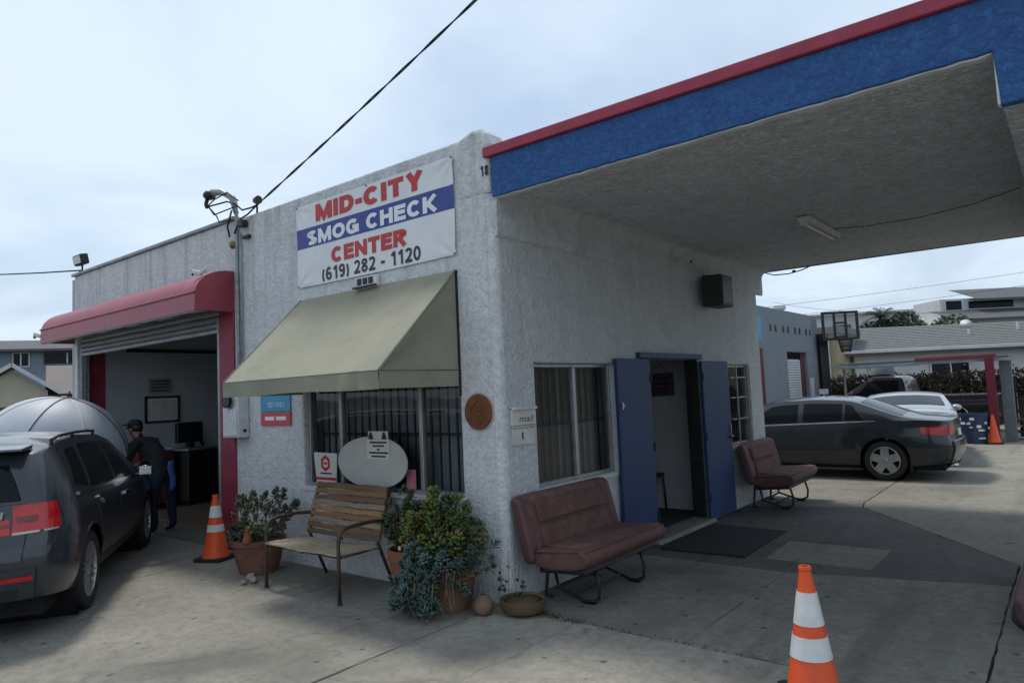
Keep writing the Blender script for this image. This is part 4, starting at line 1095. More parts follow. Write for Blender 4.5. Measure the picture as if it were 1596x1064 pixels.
# -- jade in the left pot
random.seed(11)
lp = thing('potted_jade', 'brown clay pot with an open branching jade plant left of the bench', 'potted plant', (-2.98, -.42, 0))
pot(lp, .275, .34, M['terracotta_dark'])
sb = B(); tips = []
def branch(p, d, L_, r, depth):
    d = d.normalized(); q = p+d*L_; mid = (p+q)/2+Vector((random.uniform(-.01,.01), random.uniform(-.01,.01), .008))
    sb.tube([p, mid, q], [r, r*.85, r*.7], 6, cap=False)
    if depth == 0:
        tips.append((q, d)); return
    for k in range(random.choice((2, 3))):
        nd = d+Vector((random.uniform(-.95,1.05), random.uniform(-.7,.6), random.uniform(-.15,.5)))
        branch(q, nd, L_*random.uniform(.6, .85), r*.7, depth-1)
    if random.random() < .7: tips.append((q, d))
for k in range(7):
    a = R(-80+48*k)
    branch(Vector((.05*math.cos(a)+.05, .04*math.sin(a), .30)), Vector((.80*math.cos(a)+.42, .5*math.sin(a)-.12, .8)), .205, .012, 2)
obj('stems', sb, M['stem'], lp, smooth=True)
for q, d in tips:
    put('jade', random.choice(('leaf_olive','leaf_jade','leaf_olive','leaf_lime')), lp, q, d+Vector((0,0,.4)), 1.25)
    if random.random() < .35: put('jade', 'leaf_olive', lp, q-d*.05+Vector((random.uniform(-.02,.02),0,0)), d+Vector((random.uniform(-.6,.6),random.uniform(-.6,.6),.3)), .85)
for k in range(20):
    a = random.uniform(R(100), R(320)); r_ = random.uniform(.05, .24)
    put('spike', random.choice(('leaf_jade','leaf_jade','leaf_teal')), lp, (r_*math.cos(a)-.04, r_*math.sin(a), .33+random.uniform(0, .10)), (math.cos(a)*.7, math.sin(a)*.7, .8), .95)
for k in range(12):
    a = random.uniform(0, 6.3); r_ = random.uniform(.04, .22)
    put('jade', random.choice(('leaf_jade','leaf_lime')), lp, (r_*math.cos(a), r_*math.sin(a), .33+random.uniform(.0,.12)), (math.cos(a)*.5, math.sin(a)*.5, .8), 1.1)
# clay figure and stones by the left pot
fg = thing('clay_figurine', 'small reddish clay figure on the rim of the left pot', 'figurine', (-2.83, -.63, .335))
obj('body', B().lathe([(.045,0),(.05,.03),(.035,.08),(.022,.105),(.0,.11)], (0,0,0), 10), M['terracotta'], fg, smooth=True)
obj('head', B().ball((0,0,.135), .032, .03, .038, 10, 8), M['terracotta'], fg, smooth=True)
def stone(loc, s, label):
    rnd = random.Random(int(s*1e5)+int(loc[0]*1e3))
    ph = [rnd.uniform(0, 6) for _ in range(6)]
    o = obj('stone', B().ball((0,0,s*.62), s, s*.85, s*.68, 12, 8, lambda d: 1+.12*math.sin(3*d.x+ph[0])*math.sin(3*d.y+ph[1])+.07*math.sin(6*d.z+ph[2])), M['stone'], None, smooth=True)
    o.location = loc
    return tag(o, label, 'stone', 'stones by the left pot')
stone((-2.69, -.68, 0), .055, 'pinkish stone at the foot of the left pot, nearest the pot')
stone((-2.58, -.72, 0), .045, 'pale stone beside the left bench leg, right of the pinkish stone')
stone((-2.62, -.80, 0), .032, 'smallest stone in front of the left pot')

# -- right planters
random.seed(5)
pa = thing('potted_olive_jade', 'terracotta pot with dull green jade between the bench and the large planter', 'potted plant', (-.93, -.20, 0))
pot(pa, .20, .40, M['terracotta'], .06)
stb = B()
for k in range(110):
    a = random.uniform(0, 6.3); r_ = .24*math.sqrt(random.random()); z = .42+random.uniform(0, .44)*(1-(r_/.32)**2)
    p = Vector((r_*math.cos(a)-.02, r_*math.sin(a)*.65, z))
    if p.y > .10: p.y = .10
    stb.tube([(p.x*.3, p.y*.3, .38), (p.x*.8, p.y*.8, .38+(z-.38)*.6), p], [.006, .005, .004], 5, cap=False)
    put('jade', random.choice(('leaf_olive','leaf_olive','leaf_jade')), pa, p, (p.x*2, p.y*2, .6), 1.25)
obj('stems', stb, M['stem'], pa, smooth=True)
tag(obj('white_pebble', B().ball((-.86,-.385,.435), .018, .018, .022, 8, 6), M['house_white'], None, smooth=True), 'tiny white ornament at the rim of the middle terracotta pot', 'ornament')
pb = thing('potted_succulents', 'large terracotta planter overflowing with yellow-green and blue succulents at the corner', 'potted plant', (-.40, -.30, 0))
pot(pb, .25, .34, M['terracotta_dark'], .06, .72)
stb = B()
for k in range(210):
    a = random.uniform(0, 6.3); r_ = .35*math.sqrt(random.random()); z = .40+random.uniform(.02, .52)*(1-(r_/.44)**2)**.8
    p = Vector((r_*math.cos(a)-.02, r_*math.sin(a)*.75, z))
    if p.y > .20: p.y = .20
    if k % 3 == 0: stb.tube([(p.x*.3, p.y*.3, .34), (p.x*.8, p.y*.8, .34+(z-.34)*.6), p], [.007, .006, .004], 5, cap=False)
    left = p.x < -.12 and random.random() < .75
    mk = 'leaf_yellow' if left else random.choice(('leaf_lime','leaf_lime','leaf_yellow','leaf_jade'))
    put('jade', mk, pb, p, (p.x*1.8, p.y*1.8, .55), 1.3)
for k in range(34):      # blue rosettes round the rim
    a = random.uniform(R(185), R(375)); r_ = random.uniform(.20, .33)
    p = Vector((r_*math.cos(a)*1.02, r_*math.sin(a), random.uniform(.35, .50)))
    put('echeveria', random.choice(('leaf_blue','leaf_blue','leaf_teal')), pb, p, (math.cos(a)*.9, math.sin(a)*.9, .75), 1.1)
for k in range(30):      # right-hand spray of thin teal shoots
    p = Vector((random.uniform(.15, .46), random.uniform(-.2, .08), random.uniform(.30, .52)))
    put('stick', 'leaf_teal', pb, p, (.7, random.uniform(-.5, .2), .6), .8)
    stb.tube([(p.x*.5, p.y*.6, .34), (p.x*.8, p.y*.9, p.z-.01), p], .004, 5, cap=False)
for k in range(14):      # bare hanging stems
    a = R(random.uniform(200, 330)); x0, y0 = .29*math.cos(a), .29*math.sin(a)
    zz = random.uniform(.05, .2)
    stb.tube([(x0*.9, y0*.9, .36), (x0*1.08, y0*1.1, .34), (x0*1.1+random.uniform(-.03,.03), y0*1.13, .24), (x0*1.05+random.uniform(-.04,.04), y0*1.1, zz)], [.008,.008,.007,.006], 6, cap=False)
for (dx, dy, z) in ((.50,-.05,.60),(.43,.02,.62),(.37,.0,.66),(.52,-.1,.36)):
    stb.tube([(.22,-.05,.4),(dx*.8,dy,z-.06),(dx,dy,z)], .004, 5); put('jade', 'leaf_teal', pb, (dx,dy,z), (.4,0,1), .6)
obj('stems', stb, M['stem'], pb, smooth=True)
for k in range(30):      # trailing shoots that hide the pot
    a = R(random.choice((random.uniform(185, 262), random.uniform(300, 350)))); r_ = random.uniform(.25, .30)
    z = random.uniform(.16, .40)
    put(random.choice(('stick','echeveria','jade')), random.choice(('leaf_blue','leaf_teal','leaf_lime')), pb, (r_*math.cos(a), r_*math.sin(a), z), (math.cos(a), math.sin(a), random.uniform(-.2, .6)), random.uniform(.6, 1.0))
for k in range(22):      # dry leaves
    a = R(random.uniform(180, 340)); r_ = random.uniform(.2, .27)
    put('jade', 'stem', pb, (r_*math.cos(a), r_*math.sin(a), random.uniform(.2, .42)), (math.cos(a), math.sin(a), .2), .6)
cs = thing('chalk_stick_clump', 'blue-green succulent clump spilling on the ground before the large planter', 'succulent', (-.40, -.63, 0))
for k in range(95):
    a = random.uniform(0, 6.3); r_ = math.sqrt(random.random()); x = .24*r_*math.cos(a); y = .13*r_*math.sin(a)
    z = random.uniform(.02, .40)*(1-.5*r_*r_)
    put('stick', random.choice(('leaf_blue','leaf_blue','leaf_teal','leaf_teal')), cs, (x-.02, y+.06*z, z), (x*1.6, y*2.5-.25, .75), 1.02)
stb = B()
for k in range(26):
    a = random.uniform(0, 6.3); x, y = .2*math.cos(a)*random.random(), .1*math.sin(a)
    stb.tube([(x*.6, y*.6+.05, 0), (x, y, .12), (x*1.2, y*1.1-.01, random.uniform(.2, .3))], .006, 5, cap=False)
obj('stems', stb, M['stem'], cs, smooth=True)
gd = thing('gourd', 'small tan gourd with a stalk on the ground by the corner', 'gourd', (-.015, -.30, 0))
obj('body', B().lathe([(.03,.0),(.065,.015),(.085,.06),(.078,.10),(.05,.135),(.03,.15),(.0,.155)], (0,0,0), 16), M['gourd'], gd, smooth=True)
obj('stalk', B().tube([(0,0,.15),(.005,.0,.18),(.025,-.005,.20)], [.014,.010,.008], 6), M['stem'], gd, smooth=True)
bw = thing('clay_bowl', 'ochre clay bowl standing against the building corner', 'bowl', (.235, -.115, 0))
obj('bowl', B().lathe([(.10,0),(.16,.03),(.185,.08),(.182,.115),(.168,.118),(.15,.10),(.0,.10)], (0,0,0), 22), M['bowl'], bw, smooth='auto')
obj('soil', B().lathe([(.158,.100),(.08,.112),(0,.115)], (0,0,0), 18), M['bowl'], bw, smooth=True)
ws_ = B()
wp = thing('wall_weed', 'thin weed growing up the wall behind the clay bowl', 'weed', (.10, .0, 0))
for k in range(4):
    x = random.uniform(-.12, .12); y = random.uniform(-.07, -.03); h = random.uniform(.25, .48)
    ws_.tube([(x, y, .0), (x+random.uniform(-.03,.03), y, h*.5), (x+random.uniform(-.06,.06), y-.02, h)], .0025, 4)
obj('stems', ws_, M['leaf_jade'], wp)
for k in range(12): put('jade', 'leaf_jade', wp, (random.uniform(-.14,.14), random.uniform(-.09,-.05), random.uniform(.1,.40)), (random.uniform(-1,1),-.6,.5), .55)

# ------------------------------------------------------------------ traffic cones
def cone(label, loc, rz, H=.71, collars=((.41,.577),(.24,.352)), group=None):
    t = thing('traffic_cone', label, 'traffic cone', loc, rz, group)
    k = H/.71
    obj('base', B().prism([(-.18,-.15),(-.15,-.18),(.15,-.18),(.18,-.15),(.18,.15),(.15,.18),(-.15,.18),(-.18,.15)], 'z', 0, .035), M['rubber'], t, bevel=.008)
    pr = [(.150,.034),(.146,.05),(.132,.07),(.030,.685),(.034,.69),(.034,.70),(.030,.71),(.020,.71),(.020,.60)]
    obj('body', B().lathe([(r*k, z*k) for r, z in pr], (0,0,0), 28, cap=False), M['cone_orange'], t, smooth='auto')
    rad = lambda z: .132+(.030-.132)*(z-.07)/.615
    if collars:
        for z0, z1 in collars:
            obj('collar', B().lathe([((rad(z0)+.001)*k, z0*k), ((rad(z0)+.0035)*k, z0*k), ((rad(z1)+.0035)*k, z1*k), ((rad(z1)+.001)*k, z1*k)], (0,0,0), 28, cap=False), M['cone_white'], t, smooth='auto')
    return t
cone('orange cone with two white collars standing in the foreground', (2.5, -.5, 0), R(20))
cone('orange cone with white collars beside the red garage jamb', (-3.95, -.36, 0), R(25), .71, ((.465,.59),(.31,.385)))
cone('plain orange cone at the foot of the red post at the back', (2.10, 15.62, 0), R(5), .68, None)

# ------------------------------------------------------------------ door mat
dm = tag(obj('door_mat', B().prism([(.17,2.30),(1.06,2.36),(1.02,3.72),(.13,3.76)], 'z', .002, .014), M['mat_rubber'], None, bevel=.003), 'black rubber mat on the ground in front of the doors', 'mat')

# ------------------------------------------------------------------ van bench seats
def van_seat(label, loc, rz, w=1.38):
    t = thing('van_bench_seat', label, 'bench seat', loc, rz, 'old van bench seats by the side wall')
    hw = w/2
    # local: +x forward, y along the seat
    bp = [(.045,.34),(.015,.42),(-.085,.83),(-.075,.865),(-.035,.875),(.02,.85),(.085,.60),(.135,.40),(.125,.35)]
    bk = obj('backrest', B().prism(bp, 'y', -hw, hw), M['seat'], t, bevel=.035, seg=4, smooth=False)
    auto_smooth(bk, 60)
    # raised panels stitched on the front of the back
    dirp = Vector((-.065-.0, 0, .25)).normalized()
    for (a, b_) in ((.06,.47),(.53,.90)):
        lo = Vector((.135,0,.40)).lerp(Vector((.02,0,.85)), a); hi = Vector((.135,0,.40)).lerp(Vector((.02,0,.85)), b_)
        ax = (hi-lo); nrm = Vector((ax.z,0,-ax.x)).normalized()
        o = obj('back_panel', B().obox((lo+hi)/2+nrm*.008, (0,1,0), ax, nrm, hw-.13, ax.length/2, .020), M['seat'], t, bevel=.018, seg=3); auto_smooth(o, 60)
    for s in (-1, 1):
        o = obj('side_bolster', B().prism([(x*1.0+.006, z) for x, z in bp], 'y', s*hw-.055, s*hw+.055), M['seat_side'], t, bevel=.03, seg=3); auto_smooth(o, 60); o.scale = (1, 1, .99)
    sp_ = [(.10,.33),(.08,.40),(.14,.455),(.40,.475),(.56,.485),(.625,.46),(.64,.41),(.60,.355),(.50,.325),(.25,.30)]
    st = obj('seat_cushion', B().prism(sp_, 'y', -hw-.01, hw+.01), M['seat'], t, bevel=.035, seg=4); auto_smooth(st, 60)
    o = obj('seat_panel', B().obox((.33,0,.468), (1,0,.045), (0,1,0), (-.045,0,1), .17, hw-.12, .014), M['seat'], t, bevel=.012, seg=3); auto_smooth(o, 60)
    obj('piping', B().tube([(.60,-hw,.475),(.60,hw,.475)], .006, 6).tube([(.10,-hw-.012,.43),(.55,-hw-.012,.478)], .006, 6).tube([(.10,hw+.012,.43),(.55,hw+.012,.478)], .006, 6), M['seat_side'], t, smooth=True)
    obj('skirt', B().prism([(.12,.26),(.12,.33),(.55,.335),(.56,.29)], 'y', -hw+.05, hw-.05), M['black'], t, bevel=.01)
    for s in (-.37, .37):
        obj('leg', B().tube([(.05,s,.34),(.02,s,.10),(.015,s,.02),(.06,s,.015)], .016, 8), M['dark_metal'], t, smooth=True)
        obj('leg', B().tube([(.50,s,.30),(.54,s,.16),(.53,s,.06),(.47,s,.025),(.40,s,.02),(.14,s,.10),(.10,s,.28)], .014, 8), M['dark_metal'], t, smooth=True)
        obj('foot_plate', B().box(.38, .50, s-.03, s+.03, 0, .012), M['dark_metal'], t); obj('foot_plate', B().box(-.02, .09, s-.03, s+.03, 0, .012), M['dark_metal'], t)
    obj('cross_bar', B().tube([(.14,-.40,.10),(.14,.40,.10)], .013, 8).tube([(.30,-.37,.06),(.30,.37,.06)], .010, 8), M['dark_metal'], t, smooth=True)
    return t
van_seat('maroon cloth van bench seat nearest the corner, under the side window', (.10, .73, -.01), R(0), 1.29)
van_seat('maroon cloth van bench seat farther back, right of the blue doors', (.12, 5.52, 0), R(2), 1.24)
# ------------------------------------------------------------------ cars
def table(pts, x0, x1, smooth=.10, n=600):
    xs = np.linspace(x0-1, x1+1, n); ys = np.interp(xs, [p[0] for p in pts], [p[1] for p in pts])
    k = max(1, int(smooth/((xs[1]-xs[0])))); ker = np.hanning(2*k+3)[1:-1]; ker /= ker.sum()
    yp = np.pad(ys, len(ker)//2, mode='edge'); ys = np.convolve(yp, ker, 'valid')
    return lambda x: float(np.interp(x, xs, ys))
class Car:
    """shell given by plan, belt, roof and end profiles; x forward, rear axle at x = 0"""
    def __init__(s, name, label, loc, heading, P, group=None):
        s.P = P; s.t = thing(name, label, P.get('cat', 'car'), loc, heading, group)
        s.xr, s.xf = P['xr'], P['xf']
        s.top = table(P['top'], s.xr, s.xf, P.get('sm', .10)); s.belt = table(P['belt'], s.xr, s.xf, .15)
        s.rearx = lambda z: float(np.interp(z, [a for a, _ in P['rear']], [b for _, b in P['rear']]))
        s.frontx = lambda z: float(np.interp(z, [a for a, _ in P['front']], [b for _, b in P['front']]))
        s.W = P['W']; s.rw = P['rw']; s.wx = (0.0, P['wb'])
        s.m = P['mat']
    def plan(s, x):
        P = s.P; dr = x-s.xr; df = s.xf-x; k = 1.0
        a, ka = P.get('rc', (.32, .16)); 
        if dr < a: k -= ka*(1-math.sqrt(max(0, 1-(1-dr/a)**2)))
        a, ka = P.get('fc', (.75, .26))
        if df < a: k -= ka*(1-math.sqrt(max(0, 1-(1-df/a)**2)))
        return s.W*k
    def zbot(s, x):
        z = s.P['sill']+(.05*max(0, 1-(x-s.xr)/.5))
        ra = s.rw*1.17
        for wx in s.wx:
            d = abs(x-wx)
            if d < ra: z = max(z, s.rw+math.sqrt(ra*ra-d*d)*.98)
        return z
    def wz(s, x, z):
        P = s.P; z0 = P['sill']; b = s.belt(x); t = min(1, max(0, (z-z0)/(b-z0)))
        k = float(np.interp(t, [0, .12, .35, .62, .85, 1], P.get('sec', [.925, .965, .995, 1.0, .985, .945])))
        return s.plan(x)*k
    def shift(s, x, z):
        a = .9; dr = x-s.xr; df = s.xf-x; o = 0
        if dr < a: o += s.rearx(z)*(1-dr/a)**1.3
        if df < a: o -= s.frontx(z)*(1-df/a)**1.3
        return o
    def pt(s, x, t, side=1):
        """t in [0,1] sill..belt, [1,2] belt..roof edge, [2,3] roof edge..centre"""
        b = s.belt(x); tp = max(s.top(x), b+.012); yb = s.wz(x, b)
        gh = tp-b; cr = min(.05+.0*gh, gh*.45)+.008; lean = s.P.get('lean', .42)
        zr = tp-cr; yr = max(.12, yb-(zr-b)*lean-.015*min(1, gh/.2)-(.0 if gh > .2 else .10*(1-gh/.2)))
        if t <= 1:
            zb = min(s.zbot(x), b-.02); z = zb+(b-zb)*t; y = s.wz(x, z)
        elif t <= 2:
            u = t-1; z = b+(zr-b)*u; y = yb+(yr-yb)*u+.018*math.sin(math.pi*u)*min(1, gh/.3)
        else:
            u = t-2; ang = u*math.pi/2; y = yr*(1-u) if u > 0 else yr; z = zr+cr*(1-(1-u)**2.2)
        return Vector((x+s.shift(x, z), side*y, z))
    def nrm(s, x, t, side=1):
        e = .01
        a = s.pt(min(s.xf, x+e), t, side)-s.pt(max(s.xr, x-e), t, side); b = s.pt(x, min(3, t+e), side)-s.pt(x, max(0, t-e), side)
        n = b.cross(a)*side
        return (n if n.length > 1e-9 else Vector((0,0,1))).normalized()
    def rear(s, u, t, off=0.0):
        p = s.pt(s.xr, t); bul = s.P.get('bulge', .07)
        q = Vector((p.x-bul*(1-u*u)-off, p.y*u, p.z+(0 if t < 2 else 0)))
        return q
    def shell(s):
        b = B(); N = 130
        xs = [s.xr+(s.xf-s.xr)*(.5-.5*math.cos(math.pi*(i/N))) if False else s.xr+(s.xf-s.xr)*i/N for i in range(N+1)]
        xs = sorted(set([round(v, 4) for v in xs]+[round(s.xr+.012*k, 4) for k in range(1, 8)]+[round(s.xf-.02*k, 4) for k in range(1, 8)]))
        ts = [0,.06,.14,.26,.38,.5,.62,.74,.86,.95,1.0,1.06,1.2,1.4,1.6,1.8,1.94,2.0,2.05,2.15,2.3,2.5,2.75,3.0]
        cols = ts+[None]
        n = 2*len(ts)-1
        vs = []
        for x in xs:
            vs += [s.pt(x, t, 1) for t in ts]+[s.pt(x, t, -1) for t in ts[-2::-1]]
        fs = []
        for i in range(len(xs)-1):
            for j in range(n-1): fs.append((i*n+j, i*n+j+1, (i+1)*n+j+1, (i+1)*n+j))
        b.add(vs, fs)
        b.grid(lambda u, v: s.rear(-1+2*u, ts[int(round(v*(len(ts)-1)))]), 20, len(ts)-1)
        def fr(u, v):
            p = s.pt(s.xf, ts[int(round(v*(len(ts)-1)))]); uu = -1+2*u
            return Vector((p.x+s.P.get('fbulge', .16)*(1-uu*uu), p.y*uu, p.z))
        b.grid(fr, 20, len(ts)-1)
        o = obj('body', b, s.m, s.t, smooth=True); auto_smooth(o, 40)
        s.body = o
        fr_, rr_ = s.xf-.12, s.xr+.12
        obj('underbody', B().box(rr_, fr_, -s.W*.80, s.W*.80, .17, s.P['sill']+.12), M['under'], s.t)
        return o
    def patch(s, name, quad, m, parent=None, side=1, off=.004, nu=14, nv=8, rim=True, rear=False):
        """quad: 4 (x,t) corners: lower-rear, lower-front, upper-front, upper-rear"""
        q = [Vector((a, c)) for a, c in quad]; b = B()
        def f(u, v):
            p = q[0].lerp(q[1], u).lerp(q[3].lerp(q[2], u), v)
            edge = min(u, 1-u, v, 1-v) if q[2].y < 2.99 else min(u, 1-u, v)
            o = off if edge > 1e-6 or not rim else -.004
            if rear:
                return s.rear(p.x, p.y, o)
            return s.pt(p.x, p.y, side)+s.nrm(p.x, p.y, side)*o
        us = [0, .004]+[i/nu for i in range(1, nu)]+[.996, 1]; vs_ = [0, .008]+[i/nv for i in range(1, nv)]+[.992, 1]
        vs = [f(u, v) for u in us for v in vs_]; nvv = len(vs_); fs = []
        for i in range(len(us)-1):
            for j in range(nvv-1):
                a = i*nvv+j; fs.append((a, a+nvv, a+nvv+1, a+1))
        b.add(vs, fs)
        o = obj(name, b, m, parent or s.t, smooth=True, clean=False); auto_smooth(o, 50)
        bm = bmesh.new(); bm.from_mesh(o.data); bmesh.ops.recalc_face_normals(bm, faces=bm.faces)
        c = sum((f_.calc_center_median().dot(f_.normal) if not rear else -f_.normal.x) for f_ in bm.faces)
        cc = Vector((s.xf*.4, 0, .7)); c = sum((f_.calc_center_median()-cc).dot(f_.normal) for f_ in bm.faces)
        if c < 0: bmesh.ops.reverse_faces(bm, faces=bm.faces)
        bm.to_mesh(o.data); bm.free()
        return o
    def wheels(s, style, m, tw=.20):
        for wx in s.wx:
            for sd in (-1, 1):
                w = bpy.data.objects.new('wheel', None); COL.objects.link(w); w.parent = s.t; w.location = (wx, sd*(s.W-.02-tw/2), s.rw)
                r = s.rw; rr = r*.70
                obj('tyre', B().lathe([(rr,-tw*.42),(rr*1.06,-tw*.5),(r*.93,-tw*.5),(r*.985,-tw*.40),(r,-tw*.2),(r,tw*.2),(r*.985,tw*.40),(r*.93,tw*.5),(rr*1.06,tw*.5),(rr,tw*.42)], (0,0,0), 36, 'y', cap=False), M['rubber'], w, smooth='auto')
                b = B(); o = sd*tw*.40; dp = sd*.05
                b.lathe([(rr,-tw*.42),(rr*.97,0),(rr,tw*.42)], (0,0,0), 36, 'y', cap=False)
                b.lathe([(rr*1.0,o+sd*.012),(rr*.93,o+sd*.014),(rr*.90,o-sd*.01)], (0,0,0), 36, 'y', cap=False)
                b.lathe([(rr*.24,o-dp*.5),(rr*.22,o),(rr*.12,o+sd*.008),(0,o+sd*.008)], (0,0,0), 20, 'y', cap=False)
                ns = 10 if style == 'multi' else 5
                for k in range(ns):
                    a = 2*math.pi*k/ns+.3
                    wd = .05*rr/.23 if style == 'multi' else .15*rr/.23
                    d = Vector((math.cos(a), 0, math.sin(a))); tn = Vector((-math.sin(a), 0, math.cos(a)))
                    if style == 'multi':
                        for da in (-.12, .12):
                            d2 = (d+tn*da).normalized()
                            b.bar(Vector((0,o-sd*.01,0))+d*rr*.18, Vector((0,o-sd*.004,0))+d2*rr*.93, .022, .02, (0,1,0))
                    else:
                        b.bar(Vector((0,o-sd*.006,0))+d*rr*.15, Vector((0,o-sd*.002,0))+d*rr*.92, wd*.85, .02, (0,1,0))
                obj('rim', b, m, w, smooth='auto')
                obj('hub_back', B().lathe([(0,o-sd*.06),(rr*.97,o-sd*.06)], (0,0,0), 24, 'y', cap=False), M['under'], w)
            obj('wheel_well', B().lathe([(s.rw*1.165,-s.W*.93),(s.rw*1.165,s.W*.93)], (wx,0,s.rw), 28, 'y', cap=False).box(wx-.02, wx+.02, -s.W*.4, s.W*.4, s.rw*.7, s.rw*1.1), M['under'], s.t)

# ---- slate SUV driving into the garage bay (rear right corner seen)
SP = dict(W=.90, xr=-.86, xf=3.62, wb=2.76, rw=.335, sill=.27, mat=M['paint_suv'], cat='suv', lean=.40, sm=.14,
    top=[(-.86,1.445),(-.55,1.495),(0,1.53),(.8,1.545),(1.3,1.525),(1.7,1.45),(2.45,1.06),(2.6,1.03),(3.3,.93),(3.62,.80)],
    belt=[(-.86,1.03),(0,1.0),(1.5,.955),(2.4,.93),(3.2,.86),(3.62,.70)],
    rear=[(.2,.06),(.42,.015),(.55,-.02),(.68,-.01),(.80,.04),(.95,.065),(1.06,.10),(1.25,.20),(1.42,.33),(1.50,.36)],
    front=[(.2,.10),(.5,.0),(.75,.06),(1,.2)], rc=(.48,.19), fc=(.8,.24), bulge=.10)
r_ax = Vector((-3.18, -1.99, 0)); hd = R(147); fwv = Vector((math.cos(hd), math.sin(hd), 0)); lfv = Vector((-fwv.y, fwv.x, 0))
org = r_ax+lfv*.80+Vector((-.04, .0, 0))
suv = Car('parked_suv', 'slate grey SUV at the left edge nosing into the garage bay', org, hd, SP)
suv.shell(); suv.wheels('multi', M['alloy'])
for sd in (-1, 1):
    d = suv.patch('door', [(.02+.36,.06),(1.14,.04),(1.14,.97),(.10,.97)], SP['mat'], side=sd, off=.003)
    h = suv.patch('handle', [(.24,.80),(.46,.80),(.46,.845),(.24,.845)], M['chrome'], d, sd, .022, 4, 2)
    d = suv.patch('door', [(1.17,.04),(2.16,.05),(2.16,.97),(1.17,.97)], SP['mat'], side=sd, off=.003)
    h = suv.patch('handle', [(1.30,.80),(1.52,.80),(1.52,.845),(1.30,.845)], M['chrome'], d, sd, .022, 4, 2)
    suv.patch('side_window', [(.18,1.08),(1.10,1.06),(1.10,1.86),(.30,1.88)], M['dark_glass'], side=sd, off=.004)
    suv.patch('side_window', [(1.18,1.06),(2.06,1.06),(1.58,1.86),(1.18,1.86)], M['dark_glass'], side=sd, off=.004)
    suv.patch('quarter_window', [(-.36,1.22),(.10,1.10),(.20,1.86),(-.18,1.84)], M['dark_glass'], side=sd, off=.004)
    suv.patch('window_trim', [(-.40,1.0),(2.10,.995),(2.10,1.05),(-.40,1.06)], M['chrome'], side=sd, off=.0045, nv=2)
    rail = B().tube([suv.pt(x, 2.03, sd)+Vector((0,0,.035)) for x in (-.42,-.25,0,.5,1.0,1.25)], .014, 8)
    for x in (-.40, .45, 1.22): rail.tube([suv.pt(x, 2.03, sd)+Vector((0,0,.035)), suv.pt(x, 2.03, sd)-Vector((0,0,.01))], .014, 6)
    obj('roof_rail', rail, M['black'], suv.t, smooth=True)
    # tail lamp wraps the corner
    tl = suv.patch('tail_lamp', [(-.86,.71),(-.76,.72),(-.77,.985),(-.86,.985)], M['tail'], side=sd, off=.016, rim=False)
    suv.patch('lamp_strip', [(-.857,.69),(-.78,.70),(-.78,.725),(-.857,.715)], M['lamp_clear'], tl, sd, .012, 6, 2)
    suv.patch('tail_lamp_rear', [(sd*.76,.705),(sd*1.02,.71),(sd*1.02,.985),(sd*.78,.985)], M['tail'], off=.016, rear=True, nu=8, rim=False)
    suv.patch('lamp_strip', [(sd*.76,.68),(sd*.995,.69),(sd*.995,.712),(sd*.76,.706)], M['lamp_clear'], tl, sd, .018, 6, 2, True, True)
    suv.patch('tail_lamp_inner', [(sd*.36,.685),(sd*.745,.685),(sd*.745,.855),(sd*.40,.80)], M['tail'], off=.018, rear=True)
    suv.patch('tail_lamp_band', [(sd*.38,.745),(sd*.74,.765),(sd*.74,.80),(sd*.40,.775)], M['tail_dark'], off=.0205, rear=True, nv=2)
    suv.patch('tail_lamp_band', [(sd*.80,.80),(sd*.985,.80),(sd*.985,.87),(sd*.80,.87)], M['tail_dark'], off=.019, rear=True, nv=2)
    suv.patch('wheel_trim', [(-.42,.0),(.42,.0),(.42,.10),(-.42,.10)], M['black'], side=sd, off=.006, nv=2, nu=30)
    suv.patch('sill_trim', [(.45,.0),(2.33,.0),(2.33,.14),(.45,.14)], M['black'], side=sd, off=.006, nv=3, nu=20)
    mr_ = obj('mirror', B().ball(suv.pt(2.02, 1.1, sd)+Vector((0, sd*.14, .03)), .055, .085, .065, 12, 8).bar(suv.pt(2.02, 1.05, sd), suv.pt(2.02, 1.1, sd)+Vector((0, sd*.10, .0)), .05, .03), M['paint_suv'], suv.t, smooth=True)
    obj('mirror_glass', B().obox(suv.pt(2.02, 1.1, sd)+Vector((-.05, sd*.14, .03)), (1,0,0), (0,1,0), (0,0,1), .006, .065, .045), M['chrome'], mr_, bevel=.004)
suv.patch('tailgate', [(-.86,.40),(.86,.40),(.90,.995),(-.90,.995)], SP['mat'], off=.012, rear=True)
suv.patch('rear_window', [(-.86,1.06),(.86,1.06),(.80,1.80),(-.80,1.80)], M['dark_glass'], off=.010, rear=True)
obj('spoiler', B().prism([(suv.rear(0,2.0).x+.24,1.462),(suv.rear(0,2.0).x-.04,1.44),(suv.rear(0,2.0).x-.05,1.42),(suv.rear(0,2.0).x+.18,1.42)], 'y', -.56, .56), SP['mat'], suv.t, bevel=.012)
for f in list(suv.t.children):
    if f.name.startswith('spoiler'):
        pass
suv.patch('rear_bumper', [(-.99,.0),(.99,.0),(.99,.33),(-.99,.33)], SP['mat'], off=.03, rear=True)
for sd in (-1, 1): suv.patch('reflector', [(sd*.60,.20),(sd*.97,.20),(sd*.97,.255),(sd*.60,.245)], M['tail'], off=.036, rear=True, nu=6, nv=2)
suv.patch('rear_wiper', [(-.05,1.04),(.42,1.05),(.42,1.08),(-.05,1.08)], M['black'], off=.03, rear=True, nu=6, nv=2)
suv.patch('rear_diffuser', [(-.85,.0),(.85,.0),(.85,.12),(-.85,.12)], M['black'], off=.034, rear=True)
for f in suv.t.children:
    if f.name.startswith('tail_lamp_inner'): pass
bd = text_mesh('badge', 'X1', M['chrome'], .13, .055, suv.t, offset=.02, shear=.1)
